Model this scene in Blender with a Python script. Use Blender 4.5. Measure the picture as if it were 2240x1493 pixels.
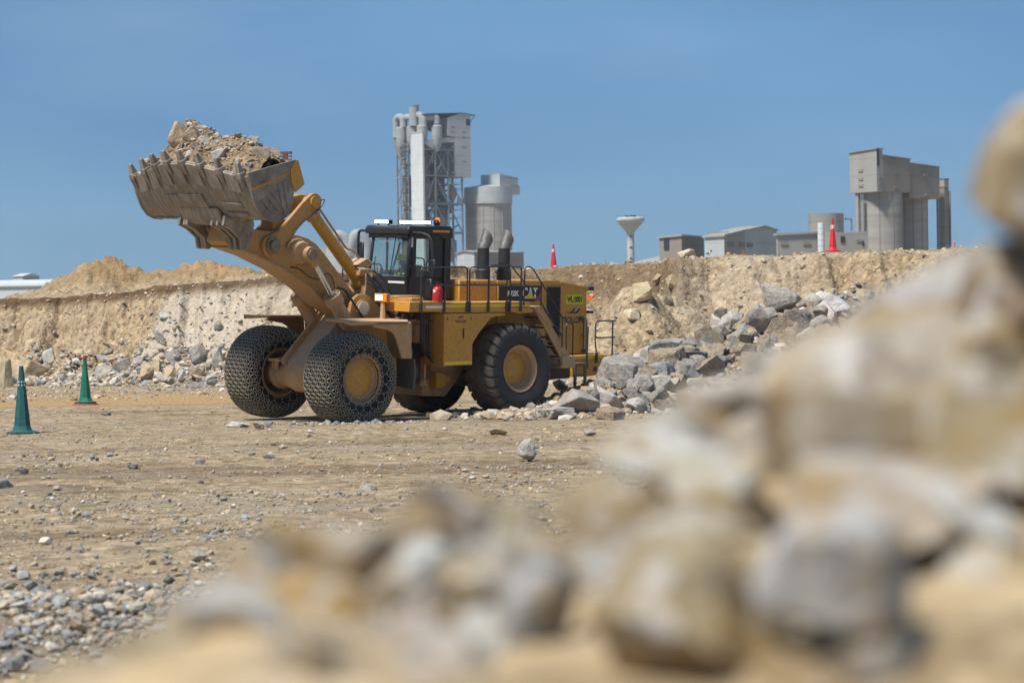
import bpy, bmesh, math, random
import numpy as np
from mathutils import Vector, Matrix
random.seed(11)
for o in list(bpy.data.objects): bpy.data.objects.remove(o)
scene = bpy.context.scene
COL = scene.collection
rad = math.radians

# ------------------------------------------------------------------ camera
F = 85/36*2240; H = 2.7                       # focal length in photo pixels, eye height
pitch = -math.atan((746.5-700)/F); roll = rad(0.9)
cf = np.array([0, math.cos(pitch), math.sin(pitch)]); r0 = np.array([1., 0, 0]); u0 = np.cross(r0, cf)
CR = math.cos(roll)*r0-math.sin(roll)*u0; CU = math.cos(roll)*u0+math.sin(roll)*r0
CC = np.array([0, 0, H])
cam = bpy.data.cameras.new('camera'); cam.lens = 85; cam.sensor_width = 36; cam.sensor_fit = 'HORIZONTAL'
cam.clip_start = 0.2; cam.clip_end = 12000
cam.dof.use_dof = True; cam.dof.focus_distance = 68.0; cam.dof.aperture_fstop = 2.2; cam.dof.aperture_blades = 9
co = bpy.data.objects.new('camera', cam); COL.objects.link(co)
co.matrix_world = Matrix(((CR[0], CU[0], -cf[0], 0), (CR[1], CU[1], -cf[1], 0), (CR[2], CU[2], -cf[2], H), (0, 0, 0, 1)))
scene.camera = co

# ------------------------------------------------------------------ sky, sun, exposure
SUN_AZ, SUN_EL = 224.0, 57.0                   # 0 = +Y (view direction), 90 = +X (right): the sun stands behind the camera, a little to the left
world = bpy.data.worlds.new('World'); scene.world = world; world.use_nodes = True
wn = world.node_tree; wn.nodes.clear()
wo = wn.nodes.new('ShaderNodeOutputWorld'); bg = wn.nodes.new('ShaderNodeBackground'); sk = wn.nodes.new('ShaderNodeTexSky')
sk.sky_type = 'NISHITA'; sk.sun_disc = False; sk.sun_elevation = rad(SUN_EL); sk.sun_rotation = rad(SUN_AZ)
sk.altitude = 1400; sk.air_density = 1.0; sk.dust_density = 0.6; sk.ozone_density = 5.0
tint = wn.nodes.new('ShaderNodeMix'); tint.data_type = 'RGBA'; tint.blend_type = 'MULTIPLY'; tint.inputs[0].default_value = 1.0
tint.inputs[7].default_value = (0.245, 0.34, 0.42, 1)
# thin high cloud veil over the whole sky
wtc = wn.nodes.new('ShaderNodeTexCoord'); wmp = wn.nodes.new('ShaderNodeMapping'); wmp.inputs['Scale'].default_value = (1.0, 1.0, 3.5)
wno = wn.nodes.new('ShaderNodeTexNoise'); wno.inputs['Scale'].default_value = 5.5; wno.inputs['Detail'].default_value = 7; wno.inputs['Roughness'].default_value = 0.55
wra = wn.nodes.new('ShaderNodeValToRGB'); wra.color_ramp.elements[0].position = 0.5; wra.color_ramp.elements[1].position = 0.85
wra.color_ramp.elements[0].color = (0, 0, 0, 1); wra.color_ramp.elements[1].color = (0.5, 0.5, 0.5, 1)
wmx = wn.nodes.new('ShaderNodeMix'); wmx.data_type = 'RGBA'; wmx.inputs[7].default_value = (2.3, 2.9, 3.5, 1)
wn.links.new(wtc.outputs['Generated'], wmp.inputs[0]); wn.links.new(wmp.outputs[0], wno.inputs['Vector'])
wn.links.new(wno.outputs[0], wra.inputs[0]); wn.links.new(wra.outputs[0], wmx.inputs[0])
wn.links.new(sk.outputs[0], tint.inputs[6]); wn.links.new(tint.outputs[2], wmx.inputs[6])
whz = wn.nodes.new('ShaderNodeMix'); whz.data_type = 'RGBA'; whz.inputs[0].default_value = 0.62; whz.inputs[7].default_value = (0.54, 1.16, 1.96, 1)   # even high haze over the whole sky
wn2 = wn.nodes.new('ShaderNodeTexNoise'); wn2.inputs['Scale'].default_value = 3.2; wn2.inputs['Detail'].default_value = 5; wn2.inputs['Roughness'].default_value = 0.5; wn.links.new(wmp.outputs[0], wn2.inputs['Vector'])
wr2 = wn.nodes.new('ShaderNodeValToRGB'); wr2.color_ramp.elements[0].position = 0.32; wr2.color_ramp.elements[1].position = 0.68; wr2.color_ramp.elements[0].color = (0.80, 0.84, 0.88, 1); wr2.color_ramp.elements[1].color = (1.10, 1.06, 1.03, 1)
wm3 = wn.nodes.new('ShaderNodeMix'); wm3.data_type = 'RGBA'; wm3.blend_type = 'MULTIPLY'; wm3.inputs[0].default_value = 1.0; wn.links.new(wn2.outputs[0], wr2.inputs[0])
wn.links.new(wmx.outputs[2], whz.inputs[6]); wn.links.new(whz.outputs[2], wm3.inputs[6]); wn.links.new(wr2.outputs[0], wm3.inputs[7]); wn.links.new(wm3.outputs[2], bg.inputs[0]); bg.inputs[1].default_value = 0.12
wn.links.new(bg.outputs[0], wo.inputs[0])
sl = bpy.data.lights.new('sun', 'SUN'); sl.energy = 2.7; sl.angle = rad(9); sl.color = (1.0, 0.955, 0.88)
so = bpy.data.objects.new('sun', sl); COL.objects.link(so)
sdir = Vector((math.sin(rad(SUN_AZ))*math.cos(rad(SUN_EL)), math.cos(rad(SUN_AZ))*math.cos(rad(SUN_EL)), math.sin(rad(SUN_EL))))
so.rotation_euler = (-sdir).to_track_quat('-Z', 'Y').to_euler()
vs = scene.view_settings; vs.view_transform = 'Standard'; vs.look = 'None'; vs.exposure = 1.12; vs.gamma = 1.0; vs.use_curve_mapping = False

# ------------------------------------------------------------------ measuring helpers: a photo pixel at a known depth
def ray(px, py): return cf+CR*((px-1120)/F)+CU*(-(py-746.5)/F)
def at(px, py, Y):
    d = ray(px, py); p = CC+d*(Y/d[1]); return Vector(p)
PHI = rad(44.5)
FW = np.array([-math.cos(PHI), -math.sin(PHI), 0]); LF = np.array([math.sin(PHI), -math.cos(PHI), 0])
TR = 1.725
LO = np.array(at(1111, 805, 69.6))-LF*TR; LO[2] = 0
rho = rad(3.0); Z0 = 1.28; cr, sr = math.cos(rho), math.sin(rho)
def B2L(q):                                    # the loader leans three degrees towards its left side
    x, y, z = q; z -= Z0
    return (x, y*cr+z*sr, Z0+z*cr-y*sr)
def LW(x, y, z=0): return Vector(LO+FW*x+LF*y+np.array([0, 0, z]))

# ------------------------------------------------------------------ numpy noise
def _h(ix, iy, iz, s):
    n = (ix*374761393+iy*668265263+iz*2246822519+s*3266489917) & 0xFFFFFFFF
    n = ((n ^ (n >> 13))*1274126177) & 0xFFFFFFFF
    n = ((n ^ (n >> 16))*2246822519) & 0xFFFFFFFF
    return ((n ^ (n >> 15)) & 0xFFFFFF)/8388607.5-1.0
def vnoise(x, y, z=None, s=0):
    x = np.asarray(x, float); y = np.asarray(y, float)
    q = lambda t: t*t*t*(t*(t*6-15)+10)
    L = lambda a, b, t: a+(b-a)*t
    fx, fy = np.floor(x), np.floor(y); ix, iy = fx.astype(np.int64), fy.astype(np.int64); x, y = q(x-fx), q(y-fy)
    pl = lambda iz: L(L(_h(ix, iy, iz, s), _h(ix+1, iy, iz, s), x), L(_h(ix, iy+1, iz, s), _h(ix+1, iy+1, iz, s), x), y)
    if z is None: return pl(0)
    z = np.asarray(z, float); fz = np.floor(z); iz = fz.astype(np.int64)
    return L(pl(iz), pl(iz+1), q(z-fz))
def fbm(x, y, z=None, o=4, s=0, g=0.5, ridge=False):
    t = 0; a = 1.0
    for k in range(o):
        n = vnoise(x, y, z, s+k*17)
        if ridge: n = 1-2*np.abs(n)
        t = t+a*n; a *= g; x = x*2.03; y = y*2.03; z = None if z is None else z*2.03
    return t

# ------------------------------------------------------------------ materials
def mk(name):
    m = bpy.data.materials.new(name); m.use_nodes = True
    nt = m.node_tree; b = nt.nodes['Principled BSDF']; return m, nt, b
def nd(nt, t, **kw):
    n = nt.nodes.new(t)
    for k, v in kw.items():
        if k in n.inputs: n.inputs[k].default_value = v
        else: setattr(n, k, v)
    return n
def ramp(nt, src, stops):
    r = nt.nodes.new('ShaderNodeValToRGB'); e = r.color_ramp.elements
    while len(e) < len(stops): e.new(0.5)
    for k, (p, c) in enumerate(stops):
        e[k].position = p; e[k].color = (*c, 1) if isinstance(c, tuple) else (c, c, c, 1)
    nt.links.new(src, r.inputs[0]); return r.outputs[0]
def mixc(nt, f, a, b, mode='MIX'):
    m = nt.nodes.new('ShaderNodeMix'); m.data_type = 'RGBA'; m.blend_type = mode
    for i, v in ((0, f), (6, a), (7, b)):
        if isinstance(v, bpy.types.NodeSocket): nt.links.new(v, m.inputs[i])
        elif i == 0: m.inputs[0].default_value = v
        else: m.inputs[i].default_value = (*v, 1)
    return m.outputs[2]
def math_(nt, op, a, b=0.0, c=0.0):
    m = nt.nodes.new('ShaderNodeMath'); m.operation = op
    for i, v in enumerate((a, b, c)):
        if isinstance(v, bpy.types.NodeSocket): nt.links.new(v, m.inputs[i])
        else: m.inputs[i].default_value = v
    return m.outputs[0]
def tex(nt, scale, detail=5, rough=0.6, stretch=None, coord='Object', kind='ShaderNodeTexNoise'):
    tc = nt.nodes.new('ShaderNodeTexCoord'); v = tc.outputs[coord]
    if stretch:
        mp = nt.nodes.new('ShaderNodeMapping'); mp.inputs['Scale'].default_value = stretch; nt.links.new(v, mp.inputs[0]); v = mp.outputs[0]
    n = nt.nodes.new(kind); n.inputs['Scale'].default_value = scale; nt.links.new(v, n.inputs['Vector'])
    if kind == 'ShaderNodeTexNoise': n.inputs['Detail'].default_value = detail; n.inputs['Roughness'].default_value = rough
    return n.outputs[0]
def bump(nt, b, src, strength=0.3, dist=0.02):
    bm_ = nd(nt, 'ShaderNodeBump', Strength=strength, Distance=dist); nt.links.new(src, bm_.inputs['Height']); nt.links.new(bm_.outputs[0], b.inputs['Normal'])
def upness(nt, lo=0.35, hi=0.95):
    g = nt.nodes.new('ShaderNodeNewGeometry'); s = nt.nodes.new('ShaderNodeSeparateXYZ'); nt.links.new(g.outputs['Normal'], s.inputs[0])
    mr = nd(nt, 'ShaderNodeMapRange'); mr.inputs[1].default_value = lo; mr.inputs[2].default_value = hi; nt.links.new(s.outputs[2], mr.inputs[0]); return mr.outputs[0]
M = {}
def simple(name, c, rough=0.6, metal=0.0, var=0.15, scale=6.0, bmp=0.0, spec=None):
    m, nt, b = mk(name); n = tex(nt, scale)
    d = tuple(x*(1-var) for x in c); l = tuple(min(1, x*(1+var)) for x in c)
    nt.links.new(ramp(nt, n, [(0.3, d), (0.7, l)]), b.inputs['Base Color'])
    b.inputs['Roughness'].default_value = rough; b.inputs['Metallic'].default_value = metal
    if spec is not None: b.inputs['Specular IOR Level'].default_value = spec
    if bmp: bump(nt, b, tex(nt, scale*6), bmp, 0.02)
    M[name] = m; return m
def paint(name, c, dust, amt, rough=0.45):
    """machine paint: clean colour, film of dust (more on faces turned up), streaks and grime"""
    m, nt, b = mk(name)
    n1 = tex(nt, 1.6, 6, 0.65); n2 = tex(nt, 9.0, 6, 0.7); st = tex(nt, 5.0, 5, 0.6, (1.0, 1.0, 0.12))
    base = mixc(nt, ramp(nt, n2, [(0.35, 0.0), (0.7, 1.0)]), tuple(x*0.86 for x in c), tuple(min(1, x*1.08) for x in c))
    f = math_(nt, 'ADD', ramp(nt, n1, [(0.3, 0.0), (0.75, 1.0)]), math_(nt, 'MULTIPLY', upness(nt), 1.3))
    f = math_(nt, 'ADD', math_(nt, 'MULTIPLY', f, amt), math_(nt, 'MULTIPLY', ramp(nt, st, [(0.40, 0.0), (0.70, 1.0)]), amt*1.15))
    f = math_(nt, 'MINIMUM', math_(nt, 'ADD', f, amt*0.25), 0.95)
    c2 = mixc(nt, f, base, dust)
    g = ramp(nt, tex(nt, 14.0, 7, 0.75), [(0.53, 0.0), (0.68, 1.0)])
    c3 = mixc(nt, math_(nt, 'MULTIPLY', g, 0.75), c2, tuple(x*0.35 for x in dust))
    nt.links.new(c3, b.inputs['Base Color'])
    rr = nd(nt, 'ShaderNodeMapRange'); rr.inputs[3].default_value = rough; rr.inputs[4].default_value = 0.9; nt.links.new(f, rr.inputs[0]); nt.links.new(rr.outputs[0], b.inputs['Roughness'])
    bump(nt, b, n2, 0.08, 0.01); M[name] = m; return m
DUST = (0.40, 0.27, 0.16)
paint('yellow', (0.62, 0.285, 0.012), DUST, 0.17)
paint('yellow_clean', (0.56, 0.29, 0.02), DUST, 0.10, 0.3)
paint('yellow_dusty', (0.50, 0.24, 0.04), (0.47, 0.32, 0.20), 0.55)
paint('yellow_front', (0.52, 0.245, 0.03), (0.44, 0.275, 0.15), 0.34)
paint('black', (0.012, 0.013, 0.016), (0.16, 0.13, 0.10), 0.04, 0.42)
paint('dark_mech', (0.055, 0.042, 0.03), (0.20, 0.14, 0.08), 0.35)
paint('rail', (0.015, 0.018, 0.024), (0.2, 0.16, 0.12), 0.06, 0.4)
paint('rubber', (0.020, 0.022, 0.026), (0.10, 0.085, 0.07), 0.16, 0.75)
paint('rubber_tread', (0.035, 0.032, 0.030), (0.17, 0.13, 0.095), 0.5, 0.85)
simple('tyre_dark', (0.012, 0.012, 0.014), 0.8)
simple('rubber_flap', (0.11, 0.09, 0.07), 0.85, bmp=0.2)
simple('chrome', (0.62, 0.60, 0.57), 0.16, 1.0, 0.04)
simple('white_paint', (0.75, 0.76, 0.75), 0.5, var=0.05)
simple('yellow_reflect', (0.78, 0.55, 0.03), 0.45, var=0.12, scale=12)
simple('amber', (0.75, 0.30, 0.01), 0.45, var=0.05)
simple('sign_yellow', (0.83, 0.80, 0.02), 0.4, var=0.03)
simple('print_dark', (0.012, 0.014, 0.02), 0.5, var=0.05)
simple('print_white', (0.72, 0.72, 0.70), 0.5, var=0.1)
simple('decal_red', (0.50, 0.01, 0.03), 0.4, var=0.05)
simple('red_paint', (0.42, 0.02, 0.025), 0.35, var=0.1)
simple('exhaust_grey', (0.17, 0.16, 0.15), 0.55, 0.5, 0.35, 9, 0.1)
simple('exhaust_black', (0.03, 0.03, 0.03), 0.6, 0.2, 0.5, 14, 0.1)
simple('hose', (0.02, 0.02, 0.022), 0.55, var=0.4, scale=12)
simple('pin_steel', (0.25, 0.20, 0.15), 0.55, 0.4, 0.3, 9)
simple('cream_cap', (0.50, 0.45, 0.34), 0.7, var=0.12)
simple('skin', (0.10, 0.055, 0.035), 0.5, var=0.08)
simple('shirt', (0.03, 0.08, 0.22), 0.85, var=0.2, scale=15)
simple('hivis', (0.62, 0.85, 0.04), 0.55, var=0.05)
simple('cabin_grey', (0.28, 0.285, 0.28), 0.7)
simple('rust', (0.12, 0.07, 0.062), 0.8, 0.1, 0.5, 10, 0.2)
def emit(name, c, s):
    m, nt, b = mk(name); b.inputs['Base Color'].default_value = (*c, 1); b.inputs['Emission Color'].default_value = (*c, 1); b.inputs['Emission Strength'].default_value = s
    b.inputs['Roughness'].default_value = 0.3; M[name] = m
emit('lamp_white', (1, 0.98, 0.9), 1.6); emit('lamp_orange', (0.9, 0.16, 0.01), 0.35)
def steel():
    m, nt, b = mk('bucket_steel')
    n1 = tex(nt, 1.5, 7, 0.7); n2 = tex(nt, 16, 6, 0.75); st = tex(nt, 7.0, 6, 0.7, (0.35, 1.8, 0.3))
    c = ramp(nt, st, [(0.28, (0.10, 0.085, 0.068)), (0.5, (0.23, 0.20, 0.165)), (0.72, (0.42, 0.375, 0.315))])
    c = mixc(nt, math_(nt, 'MULTIPLY', ramp(nt, n1, [(0.42, 0.0), (0.72, 1.0)]), 0.55), c, (0.38, 0.29, 0.20))
    c = mixc(nt, math_(nt, 'MULTIPLY', ramp(nt, tex(nt, 2.3, 8, 0.75), [(0.62, 0.0), (0.68, 1.0)]), 0.55), c, (0.33, 0.165, 0.06))
    nt.links.new(c, b.inputs['Base Color']); b.inputs['Metallic'].default_value = 0.15
    nt.links.new(ramp(nt, n2, [(0.3, 0.5), (0.7, 0.8)]), b.inputs['Roughness']); bump(nt, b, math_(nt, 'ADD', n2, st), 0.35, 0.012); M['bucket_steel'] = m
steel()
def chain_mat():
    m, nt, b = mk('chain_steel')
    n = tex(nt, 30, 3); c = ramp(nt, n, [(0.3, (0.14, 0.125, 0.095)), (0.7, (0.36, 0.325, 0.255))]); nt.links.new(c, b.inputs['Base Color'])
    b.inputs['Metallic'].default_value = 0.3; b.inputs['Roughness'].default_value = 0.6; M['chain_steel'] = m
chain_mat()
def glass():
    m, nt, b = mk('cab_glass'); nt.nodes.remove(b)
    out = nt.nodes['Material Output']; t = nd(nt, 'ShaderNodeBsdfTransparent'); t.inputs[0].default_value = (0.88, 0.94, 0.93, 1)
    g = nd(nt, 'ShaderNodeBsdfGlossy', Roughness=0.03); g.inputs[0].default_value = (0.9, 0.95, 1, 1)
    d = nd(nt, 'ShaderNodeBsdfDiffuse'); d.inputs[0].default_value = (0.45, 0.42, 0.36, 1)
    fr = nd(nt, 'ShaderNodeLayerWeight', Blend=0.3); fa = math_(nt, 'ADD', math_(nt, 'MULTIPLY', math_(nt, 'POWER', fr.outputs['Facing'], 3.0), 0.5), 0.03)
    mx = nt.nodes.new('ShaderNodeMixShader'); nt.links.new(fa, mx.inputs[0]); nt.links.new(t.outputs[0], mx.inputs[1]); nt.links.new(g.outputs[0], mx.inputs[2])
    m2 = nt.nodes.new('ShaderNodeMixShader'); nt.links.new(ramp(nt, tex(nt, 3, 6), [(0.35, 0.02), (0.75, 0.10)]), m2.inputs[0]); nt.links.new(mx.outputs[0], m2.inputs[1]); nt.links.new(d.outputs[0], m2.inputs[2])
    nt.links.new(m2.outputs[0], out.inputs[0]); M['cab_glass'] = m
glass()
def rockmat(name='rock', stain=False):
    """stone: the object's own colour, mottled, with dust, pale veins and rough relief"""
    m, nt, b = mk(name); oi = nt.nodes.new('ShaderNodeObjectInfo')
    tc = nt.nodes.new('ShaderNodeTexCoord'); ad = nt.nodes.new('ShaderNodeVectorMath'); ad.operation = 'ADD'
    sc = nt.nodes.new('ShaderNodeVectorMath'); sc.operation = 'SCALE'; sc.inputs[0].default_value = (37, 17, 53); nt.links.new(oi.outputs['Random'], sc.inputs['Scale'])
    nt.links.new(tc.outputs['Object'], ad.inputs[0]); nt.links.new(sc.outputs[0], ad.inputs[1])
    def nz(s, d=6, r=0.65):
        n = nd(nt, 'ShaderNodeTexNoise', Scale=s, Detail=d, Roughness=r); nt.links.new(ad.outputs[0], n.inputs['Vector']); return n.outputs[0]
    base = oi.outputs['Color']
    a = mixc(nt, 1.0, base, ramp(nt, nz(2.2), [(0.28, (0.68, 0.67, 0.66)), (0.5, (1, 1, 1)), (0.75, (1.35, 1.33, 1.3))]), 'MULTIPLY')
    a = mixc(nt, math_(nt, 'MULTIPLY', ramp(nt, nz(1.1, 5), [(0.45, 0.0), (0.65, 1.0)]), 0.35), a, (0.46, 0.36, 0.25))
    if stain:                                     # limestone of the near heap: ochre clay films and chalky white faces
        a = mixc(nt, math_(nt, 'MULTIPLY', ramp(nt, nz(1.3, 3, 0.5), [(0.50, 0.0), (0.62, 1.0)]), 0.75), a, (0.56, 0.36, 0.13)); a = mixc(nt, math_(nt, 'MULTIPLY', ramp(nt, nz(1.7, 3, 0.5), [(0.53, 0.0), (0.62, 1.0)]), 0.75), a, (0.86, 0.82, 0.76)); a = mixc(nt, math_(nt, 'MULTIPLY', ramp(nt, nz(2.3, 3, 0.5), [(0.58, 0.0), (0.66, 1.0)]), 0.6), a, (0.20, 0.14, 0.09))
    wv = nd(nt, 'ShaderNodeTexWave', Scale=1.3, Distortion=9.0, Detail=4.0); wv.inputs['Detail Scale'].default_value = 2.0; nt.links.new(ad.outputs[0], wv.inputs['Vector'])
    a = mixc(nt, math_(nt, 'MULTIPLY', ramp(nt, wv.outputs[1], [(0.90, 0.0), (0.97, 1.0)]), 0.24), a, (0.60, 0.57, 0.53))
    a = mixc(nt, math_(nt, 'MULTIPLY', ramp(nt, nz(12, 8, 0.8), [(0.58, 0.0), (0.78, 1.0)]), 0.5), a, (0.10, 0.09, 0.08))
    nt.links.new(a, b.inputs['Base Color']); b.inputs['Roughness'].default_value = 0.92; b.inputs['Specular IOR Level'].default_value = 0.2
    bump(nt, b, math_(nt, 'ADD', nz(7, 9, 0.7), math_(nt, 'MULTIPLY', nz(2.5, 4), 1.2)), 0.7, 0.12); M[name] = m
rockmat()
rockmat('rock_stained', True)
def earth(name, cols, s1=0.5, extra=None, bscale=3.0, bst=0.6):
    m, nt, b = mk(name); n1 = tex(nt, s1, 8, 0.65); n2 = tex(nt, bscale, 10, 0.75); n3 = tex(nt, bscale*7, 6, 0.8)
    c = ramp(nt, n1, [(0.25+0.5*i/(len(cols)-1), k) for i, k in enumerate(cols)])
    c = mixc(nt, math_(nt, 'MULTIPLY', ramp(nt, n2, [(0.40, 0.0), (0.62, 1.0)]), 0.55), c, tuple(0.55*k for k in cols[0]))
    c = mixc(nt, math_(nt, 'MULTIPLY', ramp(nt, n3, [(0.55, 0.0), (0.72, 1.0)]), 0.6), c, (0.56, 0.50, 0.41))
    c = mixc(nt, math_(nt, 'MULTIPLY', ramp(nt, tex(nt, bscale*9.5, 6, 0.8), [(0.56, 0.0), (0.70, 1.0)]), 0.6), c, (0.13, 0.105, 0.08))
    vo = nd(nt, 'ShaderNodeTexVoronoi', Scale=bscale*1.7); vo.inputs['Randomness'].default_value = 1.0; tcv = nt.nodes.new('ShaderNodeTexCoord')
    wob = nt.nodes.new('ShaderNodeVectorMath'); wob.operation = 'ADD'; nt.links.new(tcv.outputs['Object'], wob.inputs[0])
    wn_c = nd(nt, 'ShaderNodeTexNoise', Scale=bscale*2.0, Detail=4.0); nt.links.new(tcv.outputs['Object'], wn_c.inputs['Vector'])
    wsc = nt.nodes.new('ShaderNodeVectorMath'); wsc.operation = 'SCALE'; wsc.inputs['Scale'].default_value = 0.9/bscale; nt.links.new(wn_c.outputs['Color'], wsc.inputs[0]); nt.links.new(wsc.outputs[0], wob.inputs[1]); nt.links.new(wob.outputs[0], vo.inputs['Vector'])
    sv = nt.nodes.new('ShaderNodeSeparateColor'); nt.links.new(vo.outputs['Color'], sv.inputs[0])
    c = mixc(nt, 1.0, c, ramp(nt, sv.outputs[0], [(0.0, (0.62, 0.60, 0.57)), (0.45, (0.95, 0.95, 0.95)), (0.8, (1.08, 1.08, 1.08)), (1.0, (1.38, 1.36, 1.32))]), 'MULTIPLY')
    if extra: c = extra(nt, c)
    nt.links.new(c, b.inputs['Base Color']); b.inputs['Roughness'].default_value = 0.97; b.inputs['Specular IOR Level'].default_value = 0.1
    bump(nt, b, math_(nt, 'SUBTRACT', math_(nt, 'ADD', n2, math_(nt, 'MULTIPLY', n3, 0.5)), math_(nt, 'MULTIPLY', vo.outputs['Distance'], 0.9)), bst, 0.2); M[name] = m; return m
def ground_extra(nt, c):
    # soil kinds stored per vertex: R = dark topsoil, G = yellow sand, B = grey crushed stone
    at_ = nt.nodes.new('ShaderNodeAttribute'); at_.attribute_name = 'soil'; s = nt.nodes.new('ShaderNodeSeparateColor'); nt.links.new(at_.outputs['Color'], s.inputs[0])
    n = tex(nt, 1.2, 8, 0.7); sof = lambda o: math_(nt, 'MINIMUM', math_(nt, 'MULTIPLY', o, math_(nt, 'ADD', math_(nt, 'MULTIPLY', n, 1.6), 0.2)), 1.0)
    c = mixc(nt, sof(s.outputs[0]), c, (0.115, 0.068, 0.036)); c = mixc(nt, sof(s.outputs[1]), c, (0.44, 0.29, 0.14)); c = mixc(nt, math_(nt, 'MULTIPLY', sof(s.outputs[2]), 0.8), c, (0.31, 0.265, 0.205))
    c = mixc(nt, sof(at_.outputs['Alpha']), c, (0.54, 0.47, 0.385))
    return c
earth('earth', [(0.37, 0.265, 0.155), (0.45, 0.345, 0.22), (0.54, 0.44, 0.31)], 0.35, ground_extra)
earth('heap_earth', [(0.27, 0.18, 0.105), (0.36, 0.255, 0.16), (0.44, 0.335, 0.22)], 1.2, None, 5.0)
earth('pile_earth', [(0.36, 0.25, 0.13), (0.48, 0.365, 0.22), (0.60, 0.50, 0.36)], 2.5, None, 6.0, 0.4)
def gravel():
    m, nt, b = mk('gravel'); at_ = nt.nodes.new('ShaderNodeAttribute'); at_.attribute_name = 'tone'
    n = tex(nt, 25, 4); nt.links.new(mixc(nt, 1.0, at_.outputs['Color'], ramp(nt, n, [(0.3, (0.75, 0.75, 0.75)), (0.7, (1.15, 1.15, 1.15))]), 'MULTIPLY'), b.inputs['Base Color'])
    b.inputs['Roughness'].default_value = 0.95; b.inputs['Specular IOR Level'].default_value = 0.15; M['gravel'] = m
gravel()
def clad(name, c, sc=1.0, streak=0.35, rust=0.0):
    m, nt, b = mk(name); n = tex(nt, 0.12*sc, 6, 0.6); st = tex(nt, 0.35*sc, 5, 0.7, (1, 1, 0.08))
    a = ramp(nt, n, [(0.3, tuple(k*0.86 for k in c)), (0.7, tuple(min(1, k*1.1) for k in c))])
    a = mixc(nt, math_(nt, 'MULTIPLY', ramp(nt, st, [(0.45, 0.0), (0.75, 1.0)]), streak), a, tuple(k*0.62 for k in c))
    szz = nt.nodes.new('ShaderNodeSeparateXYZ'); tz = nt.nodes.new('ShaderNodeTexCoord'); nt.links.new(tz.outputs['Object'], szz.inputs[0]); jn = math_(nt, 'LESS_THAN', math_(nt, 'FRACT', math_(nt, 'MULTIPLY', szz.outputs[2], 0.23)), 0.09)   # sheet joints
    a = mixc(nt, math_(nt, 'MULTIPLY', jn, 0.3), a, tuple(k*0.55 for k in c))
    if rust: a = mixc(nt, math_(nt, 'MULTIPLY', ramp(nt, tex(nt, 0.25*sc, 8, 0.7), [(0.58, 0.0), (0.7, 1.0)]), rust), a, (0.30, 0.21, 0.15))
    nt.links.new(a, b.inputs['Base Color']); b.inputs['Roughness'].default_value = 0.75; M[name] = m
clad('clad_pale', (0.42, 0.455, 0.45)); clad('clad_white', (0.58, 0.62, 0.62), streak=0.18); clad('clad_grey', (0.33, 0.325, 0.29)); clad('clad_tan', (0.25, 0.225, 0.19), streak=0.2)
clad('steel_frame', (0.22, 0.235, 0.24), rust=0.5); clad('cyclone', (0.26, 0.235, 0.215), rust=0.4); clad('duct', (0.31, 0.335, 0.34), rust=0.35)
def concrete():
    m, nt, b = mk('silo_concrete'); n = tex(nt, 0.2, 6); bd = tex(nt, 0.5, 4, 0.6, (0.15, 0.15, 1.3)); st = tex(nt, 0.5, 5, 0.6, (1, 1, 0.05))
    a = ramp(nt, bd, [(0.3, (0.27, 0.255, 0.225)), (0.7, (0.385, 0.37, 0.335))]); a = mixc(nt, math_(nt, 'MULTIPLY', ramp(nt, st, [(0.5, 0.0), (0.75, 1.0)]), 0.4), a, (0.2, 0.185, 0.16))
    nt.links.new(a, b.inputs['Base Color']); b.inputs['Roughness'].default_value = 0.9; M['silo_concrete'] = m
concrete()
simple('pane_dark', (0.03, 0.035, 0.04), 0.3); simple('clad_dark', (0.10, 0.10, 0.10), 0.8)
simple('cone_green', (0.006, 0.135, 0.085), 0.5, var=0.25, scale=5); simple('cone_teal', (0.012, 0.085, 0.085), 0.6, var=0.4, scale=6)
simple('cone_red', (0.55, 0.025, 0.03), 0.5, var=0.12, scale=4); simple('cone_orange', (0.6, 0.10, 0.03), 0.5)
simple('cone_base_red', (0.35, 0.035, 0.03), 0.6, var=0.2); simple('feather_black', (0.008, 0.008, 0.01), 0.5); simple('feather_white', (0.75, 0.75, 0.74), 0.7)

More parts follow.
